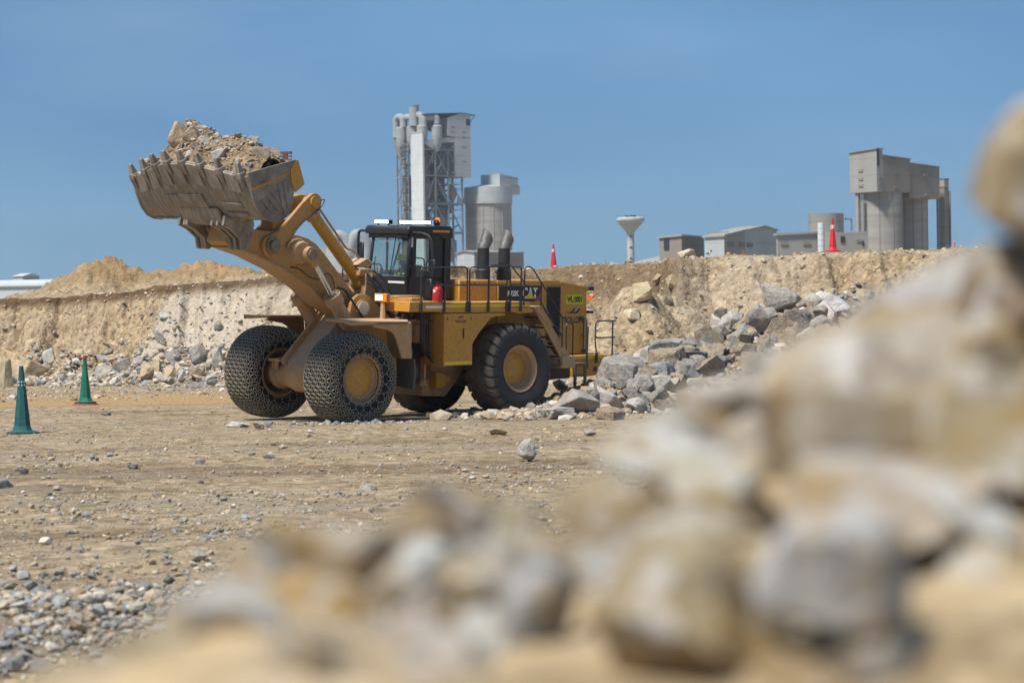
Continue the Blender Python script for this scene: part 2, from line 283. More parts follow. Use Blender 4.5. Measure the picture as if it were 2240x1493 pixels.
# ------------------------------------------------------------------ mesh builder
def finish(name, me, mat, parent=None, loc=None):
    o = bpy.data.objects.new(name, me); COL.objects.link(o)
    if mat: me.materials.append(M[mat] if isinstance(mat, str) else mat)
    if parent: o.parent = parent
    if loc is not None: o.location = loc
    return o
def tag(o, label=None, cat=None, group=None, kind=None):
    if label: o['label'] = label
    if cat: o['category'] = cat
    if group: o['group'] = group
    if kind: o['kind'] = kind
    return o
def empty(name, loc, rz=0.0, label=None, cat=None, group=None):
    o = bpy.data.objects.new(name, None); COL.objects.link(o); o.location = loc; o.rotation_euler = (0, 0, rz); o.empty_display_size = 0.2
    return tag(o, label, cat, group)
class MB:
    def __init__(s): s.v = []; s.f = []
    def add(s, v, f):
        o = len(s.v); s.v += [tuple(p) for p in v]; s.f += [tuple(i+o for i in q) for q in f]; return s
    def box(s, x0, x1, y0, y1, z0, z1):
        v = [(x, y, z) for x in (x0, x1) for y in (y0, y1) for z in (z0, z1)]
        return s.add(v, [(0,1,3,2), (4,6,7,5), (0,4,5,1), (2,3,7,6), (0,2,6,4), (1,5,7,3)])
    def prism(s, pts, ax, a, b):
        n = len(pts); mkp = {'y': lambda p, c: (p[0], c, p[1]), 'x': lambda p, c: (c, p[0], p[1]), 'z': lambda p, c: (p[0], p[1], c)}[ax]
        v = [mkp(p, a) for p in pts]+[mkp(p, b) for p in pts]
        return s.add(v, [tuple(range(n)), tuple(range(2*n-1, n-1, -1))]+[(i, (i+1) % n, n+(i+1) % n, n+i) for i in range(n)])
    def cyl(s, p0, p1, r0, r1=None, n=16, cap=True):
        return s.loft([p0, p1], [r0, r0 if r1 is None else r1], n, cap)
    def loft(s, path, rs, n=10, cap=True):
        P = [Vector(p) for p in path]; rs = rs if hasattr(rs, '__len__') else [rs]*len(P)
        t0 = (P[1]-P[0]).normalized(); a = t0.orthogonal().normalized(); v = []; f = []
        for i, p in enumerate(P):
            t = ((P[min(i+1, len(P)-1)]-p).normalized()+(p-P[max(i-1, 0)]).normalized()).normalized() if 0 < i < len(P)-1 else (P[1]-P[0] if i == 0 else P[-1]-P[-2]).normalized()
            a = (a-t*a.dot(t)).normalized(); b = t.cross(a)
            v += [p+(a*math.cos(2*math.pi*k/n)+b*math.sin(2*math.pi*k/n))*rs[i] for k in range(n)]
        for i in range(len(P)-1):
            f += [(i*n+k, i*n+(k+1) % n, (i+1)*n+(k+1) % n, (i+1)*n+k) for k in range(n)]
        if cap: f += [tuple(range(n-1, -1, -1)), tuple((len(P)-1)*n+k for k in range(n))]
        return s.add(v, f)
    def lathe(s, prof, c=(0,0,0), ax='y', n=32, closed=False):
        v = []; f = []; m = len(prof)
        for k in range(n):
            a = 2*math.pi*k/n; ca, sa = math.cos(a), math.sin(a)
            for h, r in prof:
                p = {'y': (r*ca, h, r*sa), 'z': (r*ca, r*sa, h), 'x': (h, r*ca, r*sa)}[ax]
                v.append((c[0]+p[0], c[1]+p[1], c[2]+p[2]))
        for k in range(n):
            for j in range(m if closed else m-1):
                j2 = (j+1) % m; k2 = (k+1) % n
                f.append((k*m+j, k*m+j2, k2*m+j2, k2*m+j))
        return s.add(v, f)
    def bar(s, p, q, w, d=None):                # square bar between two points
        d = w if d is None else d; P, Q = Vector(p), Vector(q); t = (Q-P).normalized()
        up = Vector((0, 0, 1)) if abs(t.z) < 0.95 else Vector((1, 0, 0)); a = t.cross(up).normalized()*w/2; b = t.cross(a).normalized()*d/2
        v = [P+a+b, P+a-b, P-a-b, P-a+b, Q+a+b, Q+a-b, Q-a-b, Q-a+b]
        return s.add(v, [(0,3,2,1), (4,5,6,7), (0,1,5,4), (1,2,6,5), (2,3,7,6), (3,0,4,7)])
    def build(s, name, mat, parent=None, T=None, bev=0.0, smooth=True, merge=True, seg=1):
        v = [T(p) for p in s.v] if T else s.v
        me = bpy.data.meshes.new(name); me.from_pydata(v, [], s.f); bm = bmesh.new(); bm.from_mesh(me)
        if merge: bmesh.ops.remove_doubles(bm, verts=bm.verts, dist=1e-5)
        bmesh.ops.recalc_face_normals(bm, faces=bm.faces)
        if bev:
            ed = [e for e in bm.edges if len(e.link_faces) == 2 and e.calc_face_angle(0) > 0.5]
            bmesh.ops.bevel(bm, geom=ed, offset=bev, segments=seg, profile=0.6, affect='EDGES', clamp_overlap=True)
        if smooth: sharp(bm)
        bm.to_mesh(me); bm.free(); return finish(name, me, mat, parent)
def sharp(bm, ang=0.62):
    for fc in bm.faces: fc.smooth = True
    for e in bm.edges:
        if len(e.link_faces) == 2 and e.calc_face_angle(0) > ang: e.smooth = False
def fillet(pts, r, n=4):
    """round the corners of a polyline"""
    P = [Vector(p) for p in pts]; out = [P[0]]
    for i in range(1, len(P)-1):
        a = (P[i-1]-P[i]); b = (P[i+1]-P[i]); d = min(r, a.length*0.45, b.length*0.45); A = P[i]+a.normalized()*d; B = P[i]+b.normalized()*d
        for k in range(n+1):
            t = k/n; out.append(A*(1-t)**2+P[i]*2*t*(1-t)+B*t*t)
    out.append(P[-1]); return out
def arc(cx, cz, r, a0, a1, n=8): return [(cx+r*math.cos(rad(a0+(a1-a0)*k/n)), cz+r*math.sin(rad(a0+(a1-a0)*k/n))) for k in range(n+1)]
def text(name, body, size, place, mat, parent, width=None, bold=0.0):
    cu = bpy.data.curves.new(name, 'FONT'); cu.body = body; cu.size = 1.0; cu.align_x = 'CENTER'; cu.align_y = 'CENTER'; cu.offset = bold; cu.resolution_u = 3
    o = bpy.data.objects.new('tmp', cu); COL.objects.link(o)
    dg = bpy.context.evaluated_depsgraph_get(); me = bpy.data.meshes.new_from_object(o.evaluated_get(dg)); bpy.data.objects.remove(o); bpy.data.curves.remove(cu)
    xs = [v.co.x for v in me.vertices]; ys = [v.co.y for v in me.vertices]; w = max(xs)-min(xs); h = max(ys)-min(ys); mx = (max(xs)+min(xs))/2; my = (max(ys)+min(ys))/2
    ky = size/h; kx = width/w if width else ky
    for v in me.vertices: v.co = place((v.co.x-mx)*kx, (v.co.y-my)*ky)
    me.materials.clear(); me.name = name; return finish(name, me, mat, parent)

# ================================================================== TERRAIN (one sheet to the horizon)
_cr = [(-1500,690,128), (-400,668,125), (0,656,122), (120,650,120), (250,641,118), (340,629,116), (420,623,114), (500,618,112), (560,610,110), (620,603,109), (800,592,108), (1000,580,108), (1190,590,109), (1300,580,108), (1420,577,106), (1480,566,103), (1560,561,102), (1700,555,101), (1900,549,100), (2150,546,99), (2600,545,98), (4200,540,96)]
_cp = [at(*c) for c in _cr]; CX = np.array([p.x for p in _cp]); CY = np.array([p.y for p in _cp]); CZ = np.array([p.z for p in _cp])
_pile = [(at(1130,912,68.2), 0.05, 1.5), (at(1230,885,69.5), 0.25, 2.0), (at(1330,840,71.2), 0.75, 2.6), (at(1500,770,74.5), 1.7, 3.6), (at(1700,665,80), 3.1, 4.6), (at(1900,610,86), 3.6, 5.0), (at(2200,590,93), 3.2, 5), (at(2600,590,97), 3.2, 5)]
def gauss(X, Y, cx, cy, sx, sy): return np.exp(-((X-cx)/sx)**2-((Y-cy)/sy)**2)
def sst(x, a, b): t = np.clip((x-a)/(b-a), 0, 1); return t*t*(3-2*t)
WF = [LW(5.98, 1.75), LW(5.98, -1.75)]
_sp = [(at(235,576,126), 3.6), (at(165,606,126), 3.4), (at(600,601,120), 2.6), (at(330,592,126), 4.0), (at(432,572,125), 2.6), (at(480,586,124), 2.5), (at(540,596,122), 3.0)]
def terrain(X, Y):
    X = np.asarray(X, float); Y = np.asarray(Y, float)
    near = np.clip((125-Y)/30, 0, 1)
    g = 0.05*fbm(X*0.25, Y*0.25, o=3, s=3)+0.03*fbm(X*0.16+3, Y*0.55, o=3, s=5)*near+0.018*fbm(X*1.7, Y*1.7, o=3, s=8)
    g = g+0.26*gauss(X, Y, -4.4, 20.5, 1.7, 3.2)+0.10*gauss(X, Y, -1.5, 29, 3.0, 1.5)
    for y0, am, wd, hgt in ((33.5, 1.0, .55, .10), (37.0, .8, .5, .05), (43.0, 1.4, .7, .07), (50.0, 1.2, .8, .06), (57.5, 1.0, .9, .05), (76, 1.0, 1.0, .10)):   # ridges pushed up between wheel tracks
        g = g+hgt*np.exp(-((Y-y0-am*np.sin(X*.17+y0)-.25*X*(y0 < 40))/wd)**2)*(0.7+0.5*fbm(X*.5, Y*.5, o=2, s=int(y0)))
    for w, dz in ((WF[0], -0.15), (WF[1], 0.02)):
        k = gauss(X, Y, w.x, w.y, 1.2, 1.2); g = g*(1-k)+dz*k
    for wx, wy in ((0, 1.725), (0, -1.725)):
        w = LW(wx, wy); k = gauss(X, Y, w.x, w.y, 1.1, 1.1); g = g*(1-k)
    bw = LW(6.6, 3.9); g = g+0.07*gauss(X, Y, bw.x+0.6, bw.y-0.2, 2.2, 0.7)
    cz = np.interp(X, CX, CZ); cy = np.interp(X, CX, CY)
    w = 1.3*fbm(X*0.16, Y*0.10, o=3, s=21)+(0.40+0.45*sst(X, 0.5, -3.0))*fbm(X*0.5, Y*0.12, o=3, s=31, ridge=True)+0.18*fbm(X*1.8, Y*0.5, o=3, s=41)
    edge = sst(Y, 130, 123); t = (Y-(cy-6.2)+w*edge*np.clip((Y-cy+9)/4, 0, 1))/6.2
    p = np.interp(t, [0, 0.25, 0.55, 0.63, 0.95, 1.03], [0, 0.12, 0.42, 0.52, 0.97, 1.0])
    bank = p*cz; onb = sst(t, 0.02, 0.3)*(1-sst(t, 1.6, 3))
    face = onb*(1-sst(t, 1.0, 1.08))
    clod = 0.26*fbm(X*0.8, Y*0.8, o=3, s=51)+0.20*np.abs(fbm(X*2.2, Y*2.2, o=3, s=55))+0.09*fbm(X*5.5, Y*5.5, o=2, s=57)
    # beds of harder rock stick out of the face as ledges
    bank = bank+face*(1-0.82*sst(p, 0.78, 0.97))*(clod+0.10*np.sin(bank*5.5+2.5*fbm(X*0.3, Y*0.3, o=2, s=61)))+(onb-face)*0.06*fbm(X*1.3, Y*1.3, o=3, s=71)
    sp = 0
    for q, sg in _sp:
        k = gauss(X, Y, q.x, q.y+2.5, sg, 3.2); sp = np.maximum(sp, (q.z-4.0)*k)
    lump = np.clip(sp, 0, 1.2)*(0.30*fbm(X*0.8, Y*0.8, o=3, s=81)+0.16*np.abs(fbm(X*2.6, Y*2.6, o=3, s=85))); bank = np.maximum(bank, np.where(sp > 0.05, 4.0*sst(t, 0.7, 1.1)+sp+lump, -1))
    # pale talus heap behind the loader's tail
    th = 0
    for (u, v, y), sg, sy in (((1400,628,97), 2.2, 3.0), ((1330,700,96), 1.8, 3.0), ((1470,640,99), 2.4, 3.0), ((1290,735,96), 1.5, 2.6), ((1230,640,104), 2.6, 3.0)):
        q = at(u, v, y); th = np.maximum(th, q.z*gauss(X, Y, q.x, q.y+1.0, sg, sy))
    tal = th*(1+0.10*fbm(X*0.9, Y*0.9, o=3, s=91))+np.clip(th, 0, 1)*(0.12*fbm(X*2.2, Y*2.2, o=3, s=95))
    # rubble mound under the boulders
    pm = np.zeros_like(X)
    for (a, ha, wa), (b, hb, wb) in zip(_pile[:-1], _pile[1:]):
        dx, dy = b.x-a.x, b.y-a.y; k = np.clip(((X-a.x)*dx+(Y-a.y)*dy)/(dx*dx+dy*dy), 0, 1)
        d = np.hypot(X-a.x-k*dx, Y-a.y-k*dy); pm = np.maximum(pm, (ha+(hb-ha)*k)*np.clip(1-d/((wa+(wb-wa)*k)*1.2), 0, 1)**0.85)
    pm = pm*(1+0.12*fbm(X*0.8, Y*0.8, o=2, s=101))+np.clip(pm, 0, 1)*0.10*fbm(X*2.0, Y*2.0, o=3, s=105)
    z = np.maximum(np.maximum(g+bank, tal), pm+g)
    # soils
    left = sst(X, 0.5, -3.0)
    dark = left*sst(bank/np.maximum(cz, 1), 0.86, 0.95)*(1-sst(t, 1.05, 1.5))*(sp < 1.2)*0.95
    dark = np.maximum(dark, 0.6*(1-left)*sst(X, 8.5, 6.5)*sst(bank/np.maximum(cz, 1), 0.55, 0.75)*face)
    dark = np.maximum(dark, 0.45*sst(fbm(X*0.12, Y*0.5, o=3, s=115), 0.35, 0.8)*(Y < 100)*(z < 0.6))
    sand = left*sst(Y, 80, 84)*(1-sst(Y, 93, 98))*0.95
    sand = np.maximum(sand, np.clip(sp-0.5, 0, 1)*0.45); dark = np.maximum(dark, np.clip(sp-0.4, 0, 1)*(0.30+0.35*sst(fbm(X*0.7, Y*0.9, o=3, s=131), 0.0, 0.7)))
    grey = np.clip(sst(fbm(X*0.12+9, Y*0.6, o=4, s=121), 0.15, 0.8)*(t < 0.05)*0.75*(1-sand), 0, 1)
    grey = np.maximum(grey, np.maximum(0.8*gauss(X, Y, -4.4, 20.5, 2.2, 4.0), np.where(pm > 0.3, 0.5, 0)))
    pale = face*np.clip(0.95*sst(fbm(X*0.13+5, Y*0.2, o=3, s=141), 0.0, 0.7)+0.8*gauss(X, Y*0, -11.0, 0, 2.5, 9), 0, 1)*(1-dark)*(0.25+0.55*left)
    return z, np.stack([dark, sand, grey, pale], -1)
def TZ(x, y): return float(terrain(np.array([x]), np.array([y]))[0][0])
fine = np.linspace(-0.2, 0.2, 540); cs = np.array([0.22, 0.26, 0.32, 0.4, 0.5, 0.65, 0.85, 1.1, 1.5, 2.2, 3.2, 5.0, 8.0])
S = np.concatenate([-cs[::-1], fine, cs])
rows = list(np.arange(-28, 8, 1.5)); y = 8.0
while y < 60: rows.append(y); y *= 1.0072
while y < 94: rows.append(y); y += 0.34
while y < 127: rows.append(y); y += 0.125
while y < 134: rows.append(y); y += 0.4
while y < 9000: rows.append(y); y *= 1.12
R_ = np.array(rows); YY, SS = np.meshgrid(R_, S, indexing='ij'); XX = SS*(YY+30)
ZZ, soil = terrain(XX, YY)
far = YY > 150; ZZ = np.where(far, np.minimum(ZZ, 4.3)-np.clip((YY-150)/400, 0, 0.8), ZZ)
def grid_mesh(name, X, Y, Z):
    nr, nc = X.shape; me = bpy.data.meshes.new(name); me.vertices.add(nr*nc); me.vertices.foreach_set('co', np.stack([X, Y, Z], -1).astype(np.float32).ravel())
    i = np.arange(nr*nc).reshape(nr, nc); q = np.stack([i[:-1, :-1], i[:-1, 1:], i[1:, 1:], i[1:, :-1]], -1).reshape(-1, 4)
    me.loops.add(q.size); me.loops.foreach_set('vertex_index', q.ravel().astype(np.int32)); me.polygons.add(len(q)); me.polygons.foreach_set('loop_start', (np.arange(len(q))*4).astype(np.int32))
    me.update(calc_edges=True); me.polygons.foreach_set('use_smooth', np.ones(len(q), bool)); return me
me = grid_mesh('ground', XX, YY, ZZ)
ca = me.color_attributes.new('soil', 'FLOAT_COLOR', 'POINT'); ca.data.foreach_set('color', soil.astype(np.float32).ravel())
tag(finish('ground', me, 'earth'), kind='structure')

# ------------------------------------------------------------------ stones
def rock_mesh(seed, npt=14, nz=0.045, cuts=3):
    """a broken block: the hull of a few points, its faces split and roughened"""
    rs = np.random.default_rng(seed); p = rs.normal(size=(npt, 3)); p /= np.linalg.norm(p, axis=1)[:, None]; p *= rs.uniform(.78, 1.0, (npt, 1))
    p = np.sign(p)*np.abs(p)**rs.uniform(.6, 1.0); p /= np.abs(p).max(0)
    bm = bmesh.new(); [bm.verts.new(q) for q in p]; h = bmesh.ops.convex_hull(bm, input=bm.verts)
    bmesh.ops.delete(bm, geom=list({g for g in h['geom_interior']+h['geom_unused'] if isinstance(g, bmesh.types.BMVert)}), context='VERTS')
    bmesh.ops.dissolve_limit(bm, angle_limit=0.30, verts=bm.verts, edges=bm.edges)
    bmesh.ops.bevel(bm, geom=list(bm.edges), offset=0.05, segments=1, affect='EDGES', clamp_overlap=True); bmesh.ops.triangulate(bm, faces=bm.faces)
    for _ in range(cuts):
        lg = [e for e in bm.edges if e.calc_length() > 0.26]
        if lg: bmesh.ops.subdivide_edges(bm, edges=lg, cuts=1, use_grid_fill=False); bmesh.ops.triangulate(bm, faces=bm.faces)
    c = np.array([v.co[:] for v in bm.verts]); n = fbm(c[:, 0]*1.8+seed, c[:, 1]*1.8, c[:, 2]*1.8, 2, seed)+0.7*fbm(c[:, 0]*5, c[:, 1]*5, c[:, 2]*5+seed, 2, seed+5)
    c = c*(1+nz*n)[:, None]*0.88
    for v, q in zip(bm.verts, c): v.co = q
    bmesh.ops.recalc_face_normals(bm, faces=bm.faces); sharp(bm, 0.30); me = bpy.data.meshes.new('rock'); bm.to_mesh(me); bm.free(); me.materials.append(M['rock']); return me
ROCK = [rock_mesh(s, n) for s, n in ((1,14), (2,12), (3,18), (4,11), (5,16), (6,20), (7,13), (8,12), (9,15), (10,24), (11,13), (12,17))]
RC = {'grey': (0.315, 0.295, 0.27), 'pale': (0.50, 0.465, 0.415), 'brown': (0.33, 0.26, 0.185), 'dark': (0.175, 0.165, 0.155), 'white': (0.72, 0.69, 0.66), 'tan': (0.47, 0.37, 0.235), 'orange': (0.50, 0.31, 0.10), 'cream': (0.60, 0.51, 0.38), 'blue': (0.30, 0.315, 0.33)}
def jit(c, a=0.12):
    k = 1+random.uniform(-a, a); return tuple(min(0.85, max(0.02, x*k*(1+random.uniform(-0.03, 0.03)))) for x in RC[c])+(1,)
def rock(name, loc, dims, col, label, cat='boulder', group=None, rot=None, mesh=None):
    o = bpy.data.objects.new(name, ROCK[mesh if mesh is not None else random.randrange(len(ROCK))]); COL.objects.link(o)
    o.location = loc; o.scale = tuple(k/2/0.88 for k in dims); o.rotation_euler = rot if rot else (random.uniform(-.5, .5), random.uniform(-.5, .5), random.uniform(0, 6.28))
    o.color = jit(col); return tag(o, label, cat, group)
def pick(ws): return random.choices([w for w, _ in ws], [k for _, k in ws])[0]
WORD = {'grey': 'grey', 'pale': 'pale grey', 'brown': 'brown', 'dark': 'dark grey', 'tan': 'tan'}

def bankdepth(u, v, y0=90, y1=124):
    ys = np.arange(y0, y1, 0.12); d = ray(u, v); P = CC[None]+d[None]*(ys/d[1])[:, None]
    hit = np.nonzero(P[:, 2] <= terrain(P[:, 0], P[:, 1])[0])[0]
    return float(ys[hit[0]]) if len(hit) else y1
# ---- the named boulders of the rubble pile on the right: pixel centre, pixel size, depth
BIG = [
 (1705,663,108,66,81.5,'grey','large flat-topped grey boulder crowning the rubble pile','long',(0.1,0.35,0.5)),
 (1662,704,64,74,78.6,'grey','upright grey boulder leaning below the crowning slab',None,None),
 (1600,702,60,52,79.3,'pale','pale streaked boulder with dark face high on the rubble pile',None,None),
 (1578,698,30,44,79.8,'dark','small dark wedge boulder at upper left of the pale streaked one',None,None),
 (1815,663,80,46,83.5,'white','whitish boulder at the right end of the rubble pile below the tall red cone',None,None),
 (1738,705,60,50,80.8,'dark','dark grey boulder right of the upright one below the slab',None,None),
 (1752,740,70,56,78.8,'pale','pale broad boulder low on the right flank of the rubble pile',None,None),
 (1552,735,58,62,77.2,'brown','brown square-sided boulder in the middle of the rubble pile',None,None),
 (1620,735,52,44,77.2,'brown','rounded brown boulder under the pale streaked one',None,None),
 (1672,752,46,36,76.8,'brown','small tan-brown boulder beneath the upright grey one',None,None),
 (1695,773,42,30,76.2,'pale','small pale boulder half hidden by the blurred stones',None,None),
 (1545,770,84,36,75.6,'brown','long brown slab lying across the lower rubble pile',None,None),
 (1465,778,54,44,75.3,'brown','brown boulder with rounded top beside the long slab',None,None),
 (1410,783,56,46,74.8,'pale','pale tan boulder left of the rounded brown one',None,None),
 (1442,812,54,40,73.4,'blue','bluish grey angular boulder in the lower rubble pile',None,None),
 (1365,812,88,66,71.6,'grey','large grey veined boulder against the rear bumper of the loader',None,None),
 (1345,800,34,52,71.2,'pale','pale upright boulder touching the rear bumper of the loader',None,None),
 (1400,845,66,54,71.6,'grey','grey split boulder at the foot of the rubble pile',None,None),
 (1340,868,72,62,69.8,'pale','pale veined boulder in front of the rear bumper',None,None),
 (1262,883,92,56,69.3,'grey','low wide grey boulder right of the rear wheel',None,None),
 (1305,876,36,50,70.3,'dark','dark grey boulder wedged behind the low wide one',None,None),
 (1220,905,70,26,68.7,'pale','flat pale slab on the ground beside the rear wheel',None,None),
 (1390,888,48,36,69.2,'pale','pale broken boulder at the edge of the blurred stones',None,None),
 (1335,905,54,30,68.2,'brown','small brownish boulder at the lowest front of the pile',None,None),
 (1228,838,34,28,74.6,'grey','grey boulder seen under the rear ladder',None,None),
 (1440,845,60,44,71.8,'pale','pale boulder right of the split grey one',None,None),
 (1490,810,50,40,73.4,'grey','grey boulder between the long slab and the blurred stones',None,None),
 (1780,660,40,36,85.0,'pale','small pale boulder between the slab and the whitish boulder',None,None),
]
for u, v, w, h, y, c, lb, msh, rt in BIG:
    yy = bankdepth(u, v+h*0.42, 64, 112); yy = yy if abs(yy-y) < 9 else y; k = yy/F; p = at(u, v, yy+0.12*w*k)
    o = rock('boulder', p, (w*k*1.12, w*k*0.95, h*k*1.15), c, lb, group=None, rot=rt or (random.uniform(-.25, .25), random.uniform(-.25, .25), random.uniform(0, 6.28)))
    o['group'] = 'boulders of the rubble pile'
n = 0
for _ in range(4000):
    if n >= 205: break
    i = random.choices(range(len(_pile)-2), [0.15, 1.4, 2.4, 3.0, 1.6, 0.15])[0]; a, b = _pile[i], _pile[i+1]; t = random.random()
    X = a[0].x+(b[0].x-a[0].x)*t+random.gauss(0, 1)*a[2]*0.42; Y = a[0].y+(b[0].y-a[0].y)*t-abs(random.gauss(0, 1))*a[2]*0.75+0.4
    lx = (Vector((X, Y, 0))-LW(0, 0)); xb = lx.x*FW[0]+lx.y*FW[1]; yb = lx.x*LF[0]+lx.y*LF[1]
    if -5.2 < xb < 8 and -3 < yb < 2.6 or xb > -2.2 and yb < 5: continue
    z = TZ(X, Y); s = min(1.2, 0.28+random.expovariate(3.2)); c = pick([('grey', 5), ('pale', 2), ('brown', 4), ('dark', 3)])
    sz_ = 'small' if s < .45 else 'mid-sized' if s < .75 else 'large'; zn_ = ('on the ground beside the rear wheel', 'before the rear bumper of the loader', 'at the foot of the rubble pile', 'in the lower rubble pile', 'in the upper rubble pile', 'at the right end of the rubble pile')[i]
    rock('boulder', (X, Y, z+s*0.12), (s*random.uniform(.8, 1.3), s*random.uniform(.8, 1.2), s*random.uniform(.55, .95)), c, f'{sz_} {WORD[c]} boulder {zn_}', group=f'{sz_} {WORD[c]} boulders {zn_}'); n += 1
# ---- boulders along the foot of the left bank
TOE = [(62,808,90,52,'tan','large pale tan boulder at the left picture edge below the bank'), (12,822,36,70,'tan','tall tan boulder cut by the left picture edge'), (108,788,38,50,'pale','angular pale boulder standing behind the green cones'),
 (172,778,50,26,'tan','flat tan slab lying on the slope above the far green cone'), (225,812,52,40,'grey','grey rounded boulder right of the far green cone'), (265,800,40,36,'grey','small grey boulder below the bank, third right of the far green cone'), (345,808,30,42,'tan','upright tan boulder in the row below the bank'), (328,812,26,34,'grey','narrow grey boulder beside the upright tan one'),
 (385,782,50,32,'grey','broad grey boulder high in the row below the bank'), (435,778,42,46,'grey','large grey boulder highest in the heap left of the front wheel'), (372,820,40,38,'tan','tan block in the front row below the bank'), (440,812,54,30,'brown','brownish flat boulder left of the chained wheel'), (400,822,44,28,'pale','pale low boulder in front of the brownish flat one'),
 (478,790,34,60,'pale','pale tall block just left of the chained wheel'), (145,824,32,26,'grey','small grey boulder between the two green cones'), (310,788,44,30,'pale','pale boulder on the slope above the row'), (465,838,30,18,'dark','dark low stone on the ground left of the chained wheel'), (425,843,36,16,'grey','flat grey stone on the ground left of the chained wheel'), (350,740,22,32,'grey','grey slab sticking out of the bank face'), (478,715,26,22,'grey','grey block lodged in the bank face left of the boom'), (360,690,30,14,'pale','pale flat stone lodged high in the bank face'), (452,702,22,14,'pale','pale small block lodged in the bank face')]
for u, v, w, h, c, lb in TOE:
    y = bankdepth(u, v+h*0.35); k = y/F; p = at(u, v, y+0.15*w*k)
    rock('boulder', p, (w*k*1.1, w*k*0.9, h*k*1.15), c, lb, group='boulders at the foot of the left bank', rot=(random.uniform(-.2, .2), random.uniform(-.2, .2), random.uniform(0, 6.28)))
n = 0
while n < 115:
    u = random.uniform(-60, 700) if n < 85 else random.uniform(880, 1300); k = random.random(); v = 838-70*k**2.2*(0.4+0.6*min(1, max(0, u)/400)); Y = None
    p = at(u, v, 1); y = bankdepth(u, v); p = at(u, v, y); s = min(1.0, 0.18+random.expovariate(4.8))
    c = pick([('grey', 5), ('pale', 3), ('tan', 2), ('dark', 1)])
    if u > 880: lb, gr = f'{WORD[c]} stone lying below the bank behind the loader', f'{WORD[c]} stones below the bank behind the loader'
    else:
        sz_ = 'small' if s < .35 else 'mid-sized' if s < .6 else 'fair-sized'; zn_ = ('at the left picture edge', 'behind the green cones', 'right of the green cones', 'left of the chained wheel', 'behind the chained wheel')[min(4, max(0, int((u+60)/140)))]; lb, gr = f'{sz_} {WORD[c]} boulder below the left bank {zn_}', f'{sz_} {WORD[c]} boulders below the left bank {zn_}'
    rock('boulder', (p.x, p.y, p.z+s*0.15), (s*random.uniform(.8, 1.3), s*random.uniform(.8, 1.2), s*random.uniform(.6, .95)), c, lb, group=gr); n += 1
# ---- blocks in the talus heap and single stones on the flat
TAL = [(1400,640,70,40,'tan','big tan block on top of the pale earth heap behind the loader'), (1505,561,44,24,'cream','cream rock sitting on the right bank edge'), (1555,680,22,20,'tan','lone tan block on the slope above the rubble pile'), (1470,620,30,26,'tan','tan block right of the heap top'), (1440,610,26,20,'tan','small tan block above the heap top'), (1385,690,36,24,'cream','cream block on the flank of the earth heap'), (1460,655,24,20,'brown','brown block below the heap top'), (1350,690,24,16,'cream','small cream block near the loader tail')]
for u, v, w, h, c, lb in TAL:
    y = bankdepth(u, v+h*0.4, 84, 124) if v > 570 else 103.0; k = y/F; p = at(u, v, y+0.1*w*k)
    rock('boulder', p, (w*k*1.1, w*k, h*k*1.2), c, lb, group='blocks on the earth heap and bank')
FLAT = [(1153,988,54,46,'pale','grey and white rock standing alone on the gravel in front of the loader'), (680,950,26,14,'tan','small tan stone on the ground in front of the chained wheels'), (520,928,46,12,'white','flat white stone left of the chained wheel on the ground'), (565,930,30,18,'pale','pale stone beside the flat white one'), (588,928,22,14,'blue','bluish stone next to the pale one'), (52,1030,20,16,'dark','small dark stone on the gravel below the near green cone'), (590,1000,28,10,'dark','low dark stone on the middle ground'), (438,1010,22,10,'grey','small grey stone on the left middle ground'), (1088,945,40,16,'tan','tan stone on the ground under the loader tail'), (1052,948,24,14,'tan','small tan stone left of the tan one under the tail'), (800,1065,22,12,'white','small white stone on the middle ground'), (232,905,24,8,'dark','dark stone on the sand right of the far green cone'), (220,863,12,8,'brown','brown clod on the sand beside the far green cone'), (1230,842,18,10,'cream','cream stone under the ladder'), (10,1058,40,20,'blue','bluish stone at the left picture edge'), (290,1020,24,10,'grey','grey stone left of centre on the flat ground'), (1290,947,26,12,'pale','pale stone right of the lone rock')]
for u, v, w, h, c, lb in FLAT:
    d = ray(u, v+h*0.45); y = float(d[1]*(-H/d[2]))
    for _ in range(6):
        p = at(u, v+h*0.45, y); y = float(d[1]*((TZ(p.x, p.y)-H)/d[2]))
    k = y/F; p = at(u, v, y)
    rock('stone', p, (w*k*1.15, w*k*0.9, h*k*1.25), c, lb, cat='stone', group='single stones on the flat ground', rot=(0.1, 0.1, random.uniform(0, 6)), mesh=2 if w > 50 else None)
